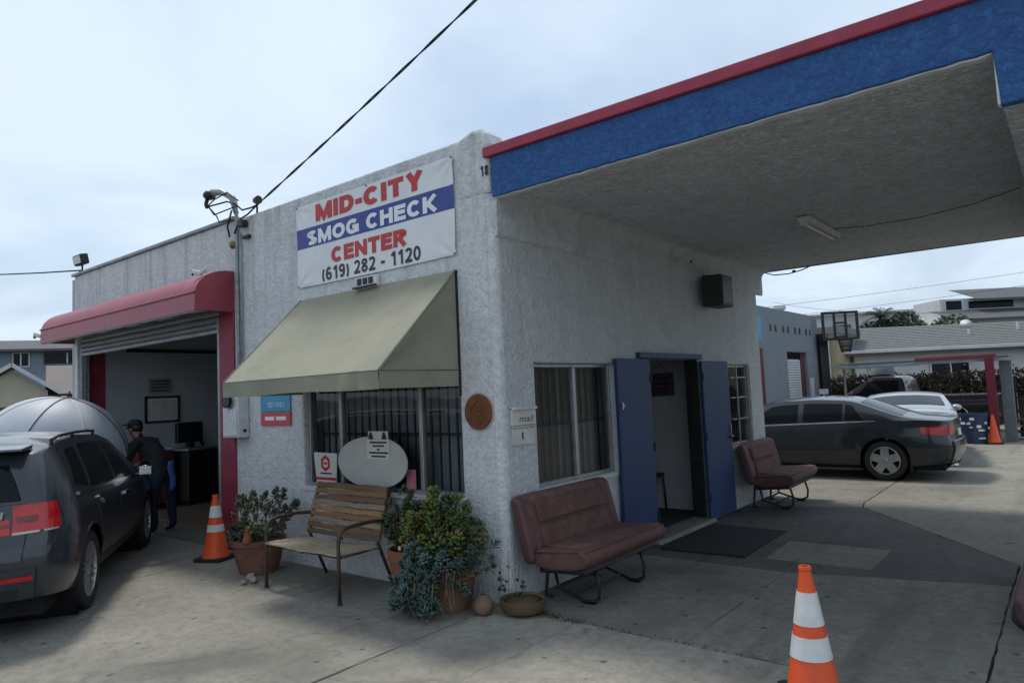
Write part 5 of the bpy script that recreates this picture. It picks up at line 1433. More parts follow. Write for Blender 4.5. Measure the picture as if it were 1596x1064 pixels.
bp_ = suv.rear(-.62, .90, .040); bd.location = bp_; bd.rotation_euler = (0, 0, R(-90-8))

# ---- graphite sedan behind the shop
AP = dict(W=.905, xr=-.94, xf=3.74, wb=2.74, rw=.325, sill=.24, mat=M['paint_accord'], lean=.46, sm=.16,
    top=[(-.94,.985),(-.86,1.005),(-.45,1.045),(-.15,1.12),(.35,1.32),(.55,1.37),(1.1,1.40),(1.7,1.375),(1.95,1.32),(2.75,1.02),(3.3,.92),(3.74,.76)],
    belt=[(-.94,.955),(-.5,.98),(.5,.955),(2.0,.90),(2.8,.86),(3.74,.66)],
    rear=[(.2,.10),(.36,.03),(.52,-.02),(.62,.0),(.72,.03),(.95,.03),(1.05,.02)],
    front=[(.2,.10),(.5,.0),(.75,.06),(1,.2)], rc=(.55,.24), bulge=.06)
acc = Car('parked_sedan', 'graphite grey sedan parked across the back of the canopy', (1.17, 9.25, 0), R(180), AP)
acc.shell(); acc.wheels('five', M['alloy'])
for sd in (-1, 1):
    d = acc.patch('door', [(.42,.05),(1.28,.05),(1.28,.98),(.14,.98)], AP['mat'], side=sd, off=.003)
    acc.patch('handle', [(.30,.80),(.52,.80),(.52,.845),(.30,.845)], AP['mat'], d, sd, .024, 4, 2)
    d = acc.patch('door', [(1.31,.05),(2.35,.05),(2.35,.98),(1.31,.98)], AP['mat'], side=sd, off=.003)
    acc.patch('handle', [(1.44,.80),(1.66,.80),(1.66,.845),(1.44,.845)], AP['mat'], d, sd, .024, 4, 2)
    acc.patch('side_window', [(.62,1.06),(1.27,1.05),(1.27,1.84),(.62,1.84)], M['dark_glass'], side=sd)
    acc.patch('side_window', [(1.36,1.05),(2.42,1.10),(1.84,1.84),(1.36,1.84)], M['dark_glass'], side=sd)
    acc.patch('quarter_window', [(.28,1.08),(.58,1.06),(.58,1.84),(.46,1.80)], M['dark_glass'], side=sd)
    acc.patch('window_trim', [(.10,.985),(2.55,.985),(2.55,1.03),(.10,1.03)], M['alu'], side=sd, off=.0045, nv=2)
    acc.patch('door_moulding', [(.42,.30),(2.3,.30),(2.3,.36),(.42,.36)], AP['mat'], side=sd, off=.016, nv=2)
    acc.patch('tail_lamp', [(-.925,.66),(-.58,.70),(-.54,.84),(-.925,.90)], M['tail'], side=sd, off=.006)
    acc.patch('tail_lamp_inner', [(sd*.62,.68),(sd*.985,.66),(sd*.985,.90),(sd*.62,.90)], M['tail'], off=.006, rear=True)
    mr_ = obj('mirror', B().ball(acc.pt(2.3, 1.1, sd)+Vector((0, sd*.13, .03)), .06, .10, .07, 12, 8).bar(acc.pt(2.3, 1.05, sd), acc.pt(2.3, 1.1, sd)+Vector((0, sd*.1, 0)), .05, .03), AP['mat'], acc.t, smooth=True)
acc.patch('rear_window', [(-.28,2.12),(.36,2.12),(.36,3.0),(-.28,3.0)], M['dark_glass'], side=1)
acc.patch('rear_window', [(-.28,2.12),(.36,2.12),(.36,3.0),(-.28,3.0)], M['dark_glass'], side=-1)
acc.patch('rear_bumper', [(-.99,.0),(.99,.0),(.99,.52),(-.99,.52)], AP['mat'], off=.03, rear=True)
acc.patch('number_plate', [(-.20,.60),(.20,.60),(.20,.76),(-.20,.76)], M['ink_white'], off=.012, rear=True, nu=4, nv=2)
obj('exhaust', B().tube([(-.98,.5,.24),(-.8,.5,.24)], .028, 10), M['chrome'], acc.t, smooth=True)
obj('mud_flap', B().box(-.38, -.36, .70, .86, .15, .34), M['rubber'], acc.t)

# ---- silver sedan seen from behind
VP = dict(AP); VP.update(mat=M['paint_silver'], W=.90, xr=-1.0, xf=3.55, wb=2.65,
    top=[(-1.0,1.03),(-.9,1.05),(-.45,1.08),(-.2,1.15),(.3,1.28),(.5,1.33),(1.1,1.355),(1.6,1.33),(1.9,1.28),(2.65,1.02),(3.2,.92),(3.55,.76)])
sil = Car('silver_sedan', 'silver sedan behind the graphite sedan, seen from its rear', (.98, 11.6, 0), R(99), VP)
sil.shell(); sil.wheels('five', M['alloy'])
for sd in (-1, 1):
    sil.patch('side_window', [(.50,1.06),(1.27,1.05),(1.27,1.84),(.62,1.84)], M['dark_glass'], side=sd)
    sil.patch('side_window', [(1.36,1.05),(2.32,1.10),(1.80,1.84),(1.36,1.84)], M['dark_glass'], side=sd)
    sil.patch('tail_lamp', [(-.98,.62),(-.60,.74),(-.56,.90),(-.98,.97)], M['tail'], side=sd, off=.006)
    sil.patch('tail_lamp_inner', [(sd*.56,.74),(sd*.985,.62),(sd*.985,.97),(sd*.56,.92)], M['tail'], off=.006, rear=True)
    sil.patch('rear_window', [(-.30,2.12),(.34,2.12),(.34,3.0),(-.30,3.0)], M['dark_glass'], side=sd)
    obj('mirror', B().ball(sil.pt(2.2, 1.1, sd)+Vector((0, sd*.13, .03)), .06, .10, .07, 10, 8), VP['mat'], sil.t, smooth=True)
sil.patch('trunk_lid', [(-.80,.55),(.80,.55),(.82,.99),(-.82,.99)], VP['mat'], off=.008, rear=True)
sil.patch('rear_bumper', [(-.99,.0),(.99,.0),(.99,.50),(-.99,.50)], VP['mat'], off=.04, rear=True)
sil.patch('number_plate', [(-.20,.60),(.20,.60),(.20,.78),(-.20,.78)], M['ink_white'], off=.014, rear=True, nu=4, nv=2)

# ---- dark pickup farther back
TP = dict(W=.95, xr=-1.15, xf=4.15, wb=3.15, rw=.37, sill=.42, mat=M['paint_truck'], cat='pickup', lean=.30, sm=.10,
    top=[(-1.15,1.09),(1.05,1.10),(1.12,1.15),(1.16,1.62),(1.25,1.70),(2.0,1.72),(2.2,1.66),(2.95,1.13),(3.1,1.10),(4.15,1.02)],
    belt=[(-1.15,1.07),(1.0,1.07),(2.9,1.07),(4.15,.95)],
    rear=[(.3,.05),(.5,.0),(1.1,.03)], front=[(.2,.10),(.5,.0),(.75,.03),(1,.08)], rc=(.2,.08), fc=(.4,.14), bulge=.03)
trk = Car('dark_pickup', 'dark maroon pickup parked beyond the silver sedan', (.92, 19.9, 0), R(176), TP)
trk.shell(); trk.wheels('five', M['alloy_dark'])
for sd in (-1, 1):
    trk.patch('side_window', [(1.32,1.06),(2.62,1.08),(2.15,1.86),(1.32,1.86)], M['dark_glass'], side=sd)
    trk.patch('door', [(1.35,.10),(2.55,.10),(2.55,.98),(1.35,.98)], TP['mat'], side=sd, off=.004)
    arch = [Vector((.46*math.cos(R(a)), sd*(.955), .37+.46*math.sin(R(a)))) for a in range(5, 176, 10)]
    obj('arch_trim', B().tube(arch, .022, 6), M['chrome'], trk.t, smooth=True)
    arch = [a+Vector((3.15, -sd*.01, 0)) for a in arch]
    obj('arch_trim', B().tube(arch, .022, 6), M['chrome'], trk.t, smooth=True)
    trk.patch('tail_lamp', [(-1.13,.60),(-1.02,.60),(-1.02,.96),(-1.13,.96)], M['tail'], side=sd, off=.006, nu=4)
    trk.patch('windscreen', [(2.26,2.08),(2.90,2.10),(2.90,3.0),(2.26,3.0)], M['dark_glass'], side=sd, off=.006)
    obj('mirror', B().ball(trk.pt(2.55, 1.1, sd)+Vector((0, sd*.16, .06)), .05, .10, .10, 10, 8), M['black'], trk.t, smooth=True)
# ------------------------------------------------------------------ umbrella behind the SUV
um = thing('umbrella', 'large open silver umbrella standing behind the SUV roof', 'umbrella', (-7.08, -1.15, 0))
ax_top = Vector((.34, .26, 1.90)); ax_dir = Vector((.22, .14, 1)).normalized()
s1 = ax_dir.cross(Vector((0,1,0))).normalized(); s2 = ax_dir.cross(s1)
def um_pt(a, v, k=8, inset=.0):
    r = .90*math.sin(v*R(74))/math.sin(R(74)); h = -.62*(1-math.cos(v*R(74)))/(1-math.cos(R(74)))
    ph = (a*k/(2*math.pi)) % 1.0
    r *= 1-.05*math.sin(math.pi*ph)*v; h += .02*math.sin(math.pi*ph)*v
    return ax_top+s1*r*math.cos(a)+s2*r*math.sin(a)+ax_dir*h
for k in range(8):
    a0, a1 = 2*math.pi*k/8, 2*math.pi*(k+1)/8
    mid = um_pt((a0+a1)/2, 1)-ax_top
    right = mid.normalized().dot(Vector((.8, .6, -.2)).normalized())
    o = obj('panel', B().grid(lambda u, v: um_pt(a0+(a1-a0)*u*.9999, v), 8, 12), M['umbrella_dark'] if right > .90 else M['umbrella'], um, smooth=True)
    o2 = obj('rib', B().tube([um_pt(a0+1e-5, v/12)-ax_dir*.012 for v in range(13)], .006, 6), M['dark_metal'], um, smooth=True)
    obj('rib_seam', B().tube([um_pt(a0+1e-5, v/12)+ax_dir*.004 for v in range(13)], .007, 6), M['umbrella_dark'] if k % 2 else M['white_metal'], um, smooth=True)
obj('shaft', B().tube([ax_top+ax_dir*.09, ax_top-ax_dir*1.0, (.0,.0,.45), (0,0,.06)], .011, 8), M['dark_metal'], um, smooth=True)
obj('stand', B().lathe([(.24,0),(.24,.05),(.10,.09),(.03,.12),(.03,.35),(0,.35)], (0,0,0), 18), M['black'], um, smooth='auto')

# ------------------------------------------------------------------ person beside the garage
pe_ = thing('person', 'person in dark jacket, cap and dark trousers leaning beside the SUV', 'person', (-6.22, .10, 0), R(205))
def skin_body(parent):
    # local: +x is the way the person faces
    V = {}; E = []
    def v(n, p, r): V[n] = (p, r)
    v('pel', (0,0,.90), .15); v('bel', (.05,0,1.04), .145); v('chest', (.20,0,1.17), .165); v('shou', (.31,0,1.27), .13); v('neck', (.38,0,1.31), .06); v('head0', (.42,0,1.35), .075); v('head1', (.45,0,1.43), .085); v('head2', (.45,0,1.49), .06)
    for s, n in ((1,'l'),(-1,'r')):
        v('hip'+n, (0,s*.10,.84), .115); v('knee'+n, (.05*s+.03,s*.12,.47), .075); v('ank'+n, (.04*s-.02,s*.13,.09), .05); v('toe'+n, (.04*s+.13,s*.14,.045), .045)
        v('sh'+n, (.30,s*.18,1.24), .085); v('el'+n, (.34,s*.27,1.00), .058); v('wr'+n, (.52,s*.20,.93), .04); v('palm'+n, (.59,s*.18,.91), .038)
        E.extend([('pel','hip'+n),('hip'+n,'knee'+n),('knee'+n,'ank'+n),('ank'+n,'toe'+n),('shou','sh'+n),('sh'+n,'el'+n),('el'+n,'wr'+n),('wr'+n,'palm'+n)])
        for k in range(4):
            y = s*(.18+.026*(k-1.5)*1.0); L_ = (.075,.088,.084,.066)[k]
            v('f%d%s' % (k, n), (.632, y, .905), .0105); v('g%d%s' % (k, n), (.632+L_*.5, y, .895), .0095); v('h%d%s' % (k, n), (.632+L_*.85, y, .865), .0085)
            E.extend([('palm'+n,'f%d%s' % (k, n)),('f%d%s' % (k, n),'g%d%s' % (k, n)),('g%d%s' % (k, n),'h%d%s' % (k, n))])
        v('t0'+n, (.585, s*.135, .90), .012); v('t1'+n, (.625, s*.118, .885), .010)
        E.extend([('palm'+n,'t0'+n),('t0'+n,'t1'+n)])
    E += [('pel','bel'),('bel','chest'),('chest','shou'),('shou','neck'),('neck','head0'),('head0','head1'),('head1','head2')]
    names = list(V); idx = {n: i for i, n in enumerate(names)}
    me = bpy.data.meshes.new('body'); me.from_pydata([V[n][0] for n in names], [(idx[a], idx[b]) for a, b in E], [])
    o = link('body', me, None)
    md = o.modifiers.new('skin', 'SKIN'); md.use_smooth_shade = True; md.branch_smoothing = .5
    for n in names:
        sv = me.skin_vertices[0].data[idx[n]]; r = V[n][1]
        sv.radius = (r, r*(.72 if n in ('chest','bel','pel','shou') else 1))
        sv.use_root = (n == 'pel')
    for n in ('chest','bel','pel','shou'):
        r = V[n][1]; me.skin_vertices[0].data[idx[n]].radius = (r, r)
    sb_ = o.modifiers.new('sub', 'SUBSURF'); sb_.levels = 2; sb_.render_levels = 2
    dg = bpy.context.evaluated_depsgraph_get(); me2 = bpy.data.meshes.new_from_object(o.evaluated_get(dg))
    bpy.data.objects.remove(o, do_unlink=True)
    me2.materials.clear()
    for m in ('cloth_dark','cloth_trouser','skin','black'): me2.materials.append(M[m])
    for p in me2.polygons:
        c = p.center; p.use_smooth = True
        if c.z < .095: p.material_index = 3
        elif c.z < .93 and c.x < .28: p.material_index = 1
        elif (c.z > 1.32 and c.x > .36) or (c.x > .52 and c.z < 1.1): p.material_index = 2
        else: p.material_index = 0
    return link('body', me2, parent)
skin_body(pe_)
obj('nose', B().ball((.538,0,1.42), .018, .013, .02, 8, 6), M['skin'], pe_, smooth=True)
for s in (-1, 1):
    obj('ear', B().ball((.44,s*.088,1.425), .02, .010, .03, 8, 6), M['skin'], pe_, smooth=True)
    obj('eye', B().ball((.526,s*.032,1.447), .008, .010, .007, 8, 6), M['black'], pe_, smooth=True)
obj('mouth', B().ball((.526,0,1.377), .008, .024, .006, 8, 6), M['sign_red'], pe_, smooth=True)
obj('glasses', B().box(.528, .538, -.065, .065, 1.44, 1.467), M['chrome'], pe_, bevel=.006)
obj('hair', B().ball((.425,0,1.455), .088, .09, .085, 14, 10), M['black'], pe_, smooth=True)
obj('cap', B().ball((.445,0,1.50), .102, .097, .075, 16, 10).obox((.545,0,1.50), (1,0,-.15), (0,1,0), (.15,0,1), .06, .075, .008), M['cloth_dark'], pe_, smooth='auto')
obj('collar', B().lathe([(.075,1.26),(.08,1.30),(.07,1.32)], (.37,0,0), 14, cap=False), M['cloth_dark'], pe_, smooth=True)
obj('blue_rag', B().grid(lambda u, v: (-.115-.03*math.sin(3*u)-.02*v, -.10+.13*u+.02*math.sin(7*v), .98-.40*v), 6, 10), M['rag'], pe_, smooth=True).modifiers.new('t', 'SOLIDIFY').thickness = .006

# ------------------------------------------------------------------ inside the garage (left wall)
pf = thing('framed_notice', 'framed notice board on the inner garage wall', 'frame', (-9.07, 1.41, 1.69))
obj('backing', B().box(0, .012, -.29, .29, -.22, .22), M['paper'], pf)
for a in ((-.30,.30,.20,.235),(-.30,.30,-.235,-.20),(-.305,-.27,-.235,.235),(.27,.305,-.235,.235)): obj('frame', B().box(.0, .03, a[0], a[1], a[2], a[3]), M['dark_metal'], pf)
for k in range(3): obj('sheet', B().box(.012, .016, -.24+.17*k, -.10+.17*k, -.16, .16), M['interior_wall'], pf)
wn_ = thing('wall_notice', 'small grey notice above the framed board in the garage', 'notice', (-9.07, 1.38, 2.11))
obj('sheet', B().box(0, .01, -.20, .20, -.13, .13), M['grey_metal'], wn_)
for k in range(4): obj('text_line', B().box(.01, .013, -.16, .16, .08-.055*k-.01, .08-.055*k+.01), M['ink_black'], wn_)
mo = thing('computer_cart', 'dark smog test computer cart with monitor against the garage wall', 'cart', (-8.75, 1.75, 0), R(-70))
obj('cabinet', B().box(-.33, .33, -.28, .28, .08, .95), M['dark_metal'], mo, bevel=.015)
obj('shelf', B().box(-.36, .36, -.36, .30, .952, .985), M['grey_metal'], mo, bevel=.006)
scr = obj('monitor', B().box(-.30, .30, -.05, .02, 1.08, 1.44), M['monitor'], mo, bevel=.012)
obj('stand', B().box(-.05, .05, -.02, .05, .985, 1.10), M['black'], mo)
obj('keyboard', B().box(-.22, .22, -.34, -.18, .986, 1.005), M['paper'], mo, bevel=.004)
for k in range(3): obj('drawer', B().box(-.30, .30, -.292, -.281, .14+.27*k, .38+.27*k), M['black'], mo, bevel=.006)
for sx in (-1, 1):
    for sy in (-1, 1): obj('caster', B().lathe([(.038,-.015),(.038,.015)], (sx*.28, sy*.22, .04), 12, 'y'), M['rubber'], mo)
wbn = thing('work_bench', 'dark work bench with tools at the right of the garage wall', 'workbench', (-8.55, 2.75, 0), R(-90))
obj('top', B().box(-.6, .6, -.35, .35, .86, .92), M['fence'], wbn, bevel=.006)
for sx in (-1, 1):
    for sy in (-1, 1): obj('leg', B().box(sx*.55-.035, sx*.55+.035, sy*.30-.035, sy*.30+.035, 0, .86), M['dark_metal'], wbn)
obj('shelf', B().box(-.55, .55, -.30, .30, .28, .32), M['dark_metal'], wbn)
random.seed(3)
for k in range(7):
    x = -.5+.16*k; h = random.uniform(.10, .30); cn = ('black','grey','blue')[k % 3]
    c = tag(obj('container', B().lathe([(.055,0),(.06,h*.7),(.03,h*.85),(.03,h),(0,h)], (0,0,0), 10), M[{'black':'black','grey':'grey_metal','blue':'barrel'}[cn]], None, smooth='auto'),
            '%s container on the garage work bench, %s from the wall track' % (cn, ('first','second','third','fourth','fifth','sixth','seventh')[k]), 'container', 'containers on the work bench')
    c.matrix_world = Matrix.Translation((-8.55, 2.75, 0)) @ Matrix.Rotation(R(-90), 4, 'Z') @ Matrix.Translation((x, random.uniform(-.2, .2), .92))
hz = thing('air_hose', 'coiled hose hanging on the garage wall by the track', 'hose', (-8.98, 2.9, 1.75))
obj('coil', B().tube([(.03*math.sin(k*.4), .19*math.cos(k*.52)*(1+.1*math.sin(k)), .21*math.sin(k*.52)) for k in range(50)], .016, 6), M['black'], hz, smooth=True)
obj('hook', B().box(-.09, .03, -.03, .03, .17, .22), M['dark_metal'], hz)
eq = thing('test_machine', 'tall dark emissions machine standing deeper in the garage', 'machine', (-8.3, 3.9, 0))
obj('cabinet', B().box(-.35, .35, -.4, .4, .05, 1.45), M['dark_metal'], eq, bevel=.02)
obj('panel', B().box(.35, .362, -.3, .3, .9, 1.35), M['grey_metal'], eq, bevel=.004)
obj('gauge', B().lathe([(.09,0),(.09,.03),(0,.032)], (.36, 0, 1.15), 18, 'x'), M['white_metal'], eq)
for sy in (-1, 1): obj('wheel', B().lathe([(.06,-.02),(.06,.02)], (.2, sy*.38, .06), 14, 'y'), M['rubber'], eq)
wd = tag(obj('floor_plate', B().box(-8.0, -5.2, .55, 1.55, .008, .03), M['wood'][3], None, bevel=.01), 'brown roller plate on the floor in the garage entrance', 'floor plate')

# more garage clutter along the left wall
tc_ = thing('tool_chest', 'dark red tool chest with drawers beside the work bench', 'tool chest', (-8.72, 1.05, 0), R(-90))
obj('cabinet', B().box(-.30, .30, -.22, .22, .1, .98), M['maroon'], tc_, bevel=.012)
for k in range(6): obj('drawer', B().box(-.27, .27, -.235, -.222, .14+.135*k, .255+.135*k), M['black'], tc_, bevel=.005)
for sx in (-1, 1): obj('caster', B().lathe([(.05,-.02),(.05,.02)], (sx*.22, 0, .05), 12, 'y'), M['rubber'], tc_)
for i, (x, y) in enumerate(((-7.9, 2.3), (-7.2, 2.6))):
    for k in range(3 if i == 0 else 2):
        o = obj('tyre', B().lathe([(.20,-.09),(.30,-.10),(.325,-.06),(.325,.06),(.30,.10),(.20,.09)], (0,0,0), 28, cap=False), M['rubber'], None, smooth='auto')
        o.location = (x+.02*k, y-.015*k, .11+.205*k)
        tag(o, ('bottom','middle','top')[k]+(' tyre of the taller tyre stack in the garage' if i == 0 else ' tyre of the shorter tyre stack in the garage'), 'tyre', 'tyres stacked in the garage')
sh_ = thing('garage_shelf', 'black wire shelf unit of boxes deep in the garage', 'shelf', (-8.75, 5.0, 0), R(-90))
for z in (.3, .9, 1.5, 2.0): obj('board', B().box(-.6, .6, -.22, .22, z-.015, z+.015), M['dark_metal'], sh_)
for sx in (-1, 1):
    for sy in (-1, 1): obj('upright', B().box(sx*.59-.015, sx*.59+.015, sy*.21-.015, sy*.21+.015, 0, 2.05), M['dark_metal'], sh_)
for k in range(9):
    z = (.315, .915, 1.515)[k // 3]; x = -.38+.38*(k % 3); h = .2+.05*((k*7) % 4)
    bx_ = obj('storage_box', B().box(-.15, .15, -.16, .16, 0, h), M[('fence','barrel','grey_metal')[k % 3]], None, bevel=.006)
    bx_.matrix_world = Matrix.Translation((-8.75, 5.0, 0)) @ Matrix.Rotation(R(-90), 4, 'Z') @ Matrix.Translation((x, 0, z))
    tag(bx_, '%s storage box on the %s board of the garage shelf' % (('brown','blue','grey')[k % 3], ('lowest','second','third')[k // 3]), 'box', 'boxes on the garage shelf')
ca = thing('cable_reel', 'loops of black cable and hose hanging low by the computer cart', 'cable', (-9.0, 1.95, 1.1))
obj('loops', B().tube([(.05+.02*math.sin(k*.9), .17*math.cos(k*.5)*(1+.15*math.sin(k*.3)), -.25+.3*math.sin(k*.5)) for k in range(70)], .013, 6), M['black'], ca, smooth=True)

# ------------------------------------------------------------------ rear building, hoop, carport
rb = thing('rear_workshop', 'blue-grey stucco workshop behind the sedan with a small roller door', 'building')
RX = -2.5
rw_ = wall_mesh([9.6, 18.7], [-.05, 3.66], [(15.55,17.4,-.05,2.5),(12.2,13.55,-.05,2.55)], .2, lambda u, d, z: (RX-d, u, z))
obj('wall', rw_, M['rear_stucco'], rb, bevel=.02)
obj('end_wall', B().box(-9, RX-.2, 18.5, 18.7, -.05, 3.6).box(-9, RX-.2, 9.6, 9.8, -.05, 3.6), M['rear_stucco'], rb)
obj('roof', B().box(-9, RX-.2, 9.8, 18.5, 3.3, 3.4), M['house_grey_dark'], rb)
rd = obj('roller_door', B().box(RX-.16, RX-.13, 15.55, 17.4, 0, 2.3), M['white_metal'], rb)
slm2 = B().prism([(RX-.13,0),(RX-.115,.01),(RX-.105,.035),(RX-.112,.06),(RX-.13,.07)], 'y', 15.56, 17.05)
slm2.v = [(x, y, z) for x, y, z in slm2.v]
slm2m = slm2.mesh('slat', M['white_metal'])
for k in range(31): link('slat', slm2m, rd, (0, 0, .02+.0725*k))
obj('red_panel', B().box(RX-.12, RX-.09, 17.06, 17.40, 1.15, 2.46), M['maroon'], rb)
obj('dark_panel', B().box(RX-.12, RX-.09, 17.06, 17.40, 0, 1.145), M['blue_door'], rb)
obj('white_post', B().box(RX+.005, RX+.05, 17.45, 17.75, 0, 1.75), M['white_metal'], rb)
obj('door_panel', B().box(RX-.17, RX-.12, 12.2, 13.2, 0, 2.55), M['garage_ceiling'], rb)
obj('red_panel', B().box(RX-.11, RX+.01, 13.2, 13.58, 0, 2.55), M['maroon'], rb)
vm = B().box(-.012, .012, -.11, .11, -.09, .09).mesh('vent', M['dark_metal'])
for k in range(4):
    for j in range(2): link('vent', vm, rb, (RX+.006, 14.3+1.05*k+.42*j, 3.12)).scale = (1, .5, 1)
obj('sign_strip', B().box(RX+.006, RX+.02, 13.15, 13.55, 2.75, 3.35), M['sign_blue'], rb)
obj('roof_vent', B().lathe([(.12,3.4),(.12,3.9),(.2,3.95),(.2,4.05),(0,4.1)], (-3.4,18.0,0), 12), M['white_metal'], rb, smooth='auto')

bh = thing('basketball_hoop', 'black portable basketball hoop with clear backboard behind the sedan', 'basketball hoop', (-2.10, 18.2, 0), R(33))
# local: board faces -y
obj('base', B().prism([(-.4,0),(.4,0),(.3,.75),(-.3,.75)], 'z', 0, .2), M['black'], bh, bevel=.04)
obj('pole', B().box(-.13, .13, .35, .61, .15, 3.1), M['black'], bh, bevel=.01)
obj('brace', B().bar((-.05,.40,2.7), (-.05,.02,3.05), .04).bar((.05,.40,2.7), (.05,.02,3.05), .04).bar((0,.44,2.2), (.0,.75,.2), .05), M['dark_metal'], bh)
bdg = obj('backboard', B().box(-.08, .90, -.015, -.003, 2.91, 3.67), M['acrylic'], bh)
for a in ((-.13,.93,2.86,2.92),(-.13,.93,3.66,3.72),(-.13,-.07,2.92,3.66),(.87,.93,2.92,3.66),(.21,.26,2.93,3.66),(.54,.59,2.93,3.66),(.26,.54,3.36,3.40),(.26,.54,2.93,2.97)):
    obj('board_frame', B().box(a[0]-.01, a[1]+.01, -.035, .0, a[2]-.008, a[3]+.008), M['black'], bh)
obj('rim', B().tube([(.42+.225*math.cos(a), -.30+.225*math.sin(a), 2.88) for a in [2*math.pi*k/20 for k in range(21)]], .012, 6).box(.40, .54, -.09, -.03, 2.84, 2.92), M['dark_metal'], bh, smooth='auto')
netb = B()
for k in range(14):
    a = 2*math.pi*k/14
    for da in (-.45, .45):
        netb.tube([(.42+.22*math.cos(a), -.30+.22*math.sin(a), 2.87), (.42+.17*math.cos(a+da*.6), -.30+.17*math.sin(a+da*.6), 2.68), (.42+.13*math.cos(a+da), -.30+.13*math.sin(a+da), 2.47)], .010, 4)
obj('net', netb, M['net'], bh)
sd_ = thing('dish_lamp', 'dark round-topped lamp hanging beside the hoop pole', 'lamp', (-1.05, 20.2, 0))
obj('post', B().tube([(0,0,0),(0,0,2.1)], .03, 8), M['dark_metal'], sd_, smooth=True)
obj('shade', B().lathe([(.36,1.75),(.33,1.95),(.18,2.13),(.0,2.17)], (0,0,0), 20), M['house_grey_dark'], sd_, smooth='auto')
obj('bulb_cover', B().lathe([(.0,1.38),(.2,1.45),(.26,1.6),(.24,1.76)], (0,0,0), 18), M['bowl'], sd_, smooth='auto')
tag(obj('white_box', B().box(-1.83, -1.62, 15.9, 16.05, 1.28, 1.42).bar((-1.72, 15.98, 0), (-1.72, 15.98, 1.30), .05), M['white_metal'], None, bevel=.01), 'small white box on a stake beyond the sedan roof', 'box')

cp = thing('carport', 'low carport with red front beam and peeling red post', 'carport')
obj('post', B().box(2.02, 2.20, 15.85, 16.03, 0, 2.02), stucco('peeling_red', (.20,.03,.05), (.15,.02,.035), .2, .3, paint_wear=(.30,.2,.22)), cp, bevel=.01)
obj('post', B().box(2.28, 2.52, 16.2, 16.45, 0, 2.05), M['house_grey_dark'], cp, bevel=.01)
obj('post', B().box(-1.35, -1.29, 16.6, 16.66, 0, 1.95), M['grey_metal'], cp, bevel=.01)
obj('beam', B().box(.55, 2.25, 15.84, 15.98, 2.06, 2.13), M['red_paint'], cp, bevel=.01)
obj('beam', B().box(-1.4, .53, 16.5, 16.62, 1.94, 2.03), M['white_metal'], cp, bevel=.01)
roofm = B()
for k in range(26):
    x = -1.4+.15*k
    roofm.box(x, x+.148, 16.0, 19.0, 2.06+.0*k, 2.085+.01*(k % 2))
obj('roof_panel', roofm, M['grey_metal'], cp)
obj('ledger', B().box(-1.4, 2.6, 15.99, 16.05, 1.95, 2.03), M['grey_metal'], cp)

bn = thing('waste_bin', 'blue printed waste bin beside the red post', 'bin', (1.70, 15.72, 0))
obj('body', B().lathe([(.25,0),(.29,.35),(.30,.66),(.31,.67),(.31,.72),(.28,.72),(.27,.5),(0,.45)], (0,0,0), 22), M['barrel'], bn, smooth='auto')
random.seed(9)
for k in range(16):
    a = R(random.uniform(195, 345)); z = random.choice((.12,.30,.38,.46,.56,.64)); w = random.uniform(.05,.16); h = random.uniform(.02,.07)
    obj('print_patch', B().grid(lambda u, v: ((.304-.02*(1-z/.66))*math.cos(a+(u-.5)*w*3), (.304-.02*(1-z/.66))*math.sin(a+(u-.5)*w*3), z+h*v), 6, 1), M['ink_white'], bn)

fn = thing('board_fence', 'dark brown fence with ivy before the rear house', 'fence')
for k in range(46):
    x = -6.5+.30*k
    y = 23.2+.04*math.sin(k*2.1)
    obj('board', B().box(x, x+.285, y, y+.03, 0, 1.50+.08*math.sin(k*1.7)), M['fence'], fn)
for z in (.4, 1.2): obj('rail', B().box(-6.5, 7.3, 23.30, 23.36, z-.04, z+.04), M['fence'], fn)
for k in range(6): obj('post', B().box(-6.4+2.7*k, -6.3+2.7*k, 23.30, 23.40, 0, 1.6), M['fence'], fn)
st_ = thing('plank_stack', 'stack of dark planks lying by the fence at the right edge', 'planks', (3.2, 17.2, 0), R(12))
for k in range(4): obj('plank', B().box(-.9, 1.4, -.2+.02*k, .1+.02*k, .02+.14*k, .07+.14*k), M['fence'] if k % 2 else M['grey_metal'], st_, bevel=.006)
for x in (-.6, .9): obj('bearer', B().box(x-.05, x+.05, -.2, .2, 0, .48), M['fence'], st_)

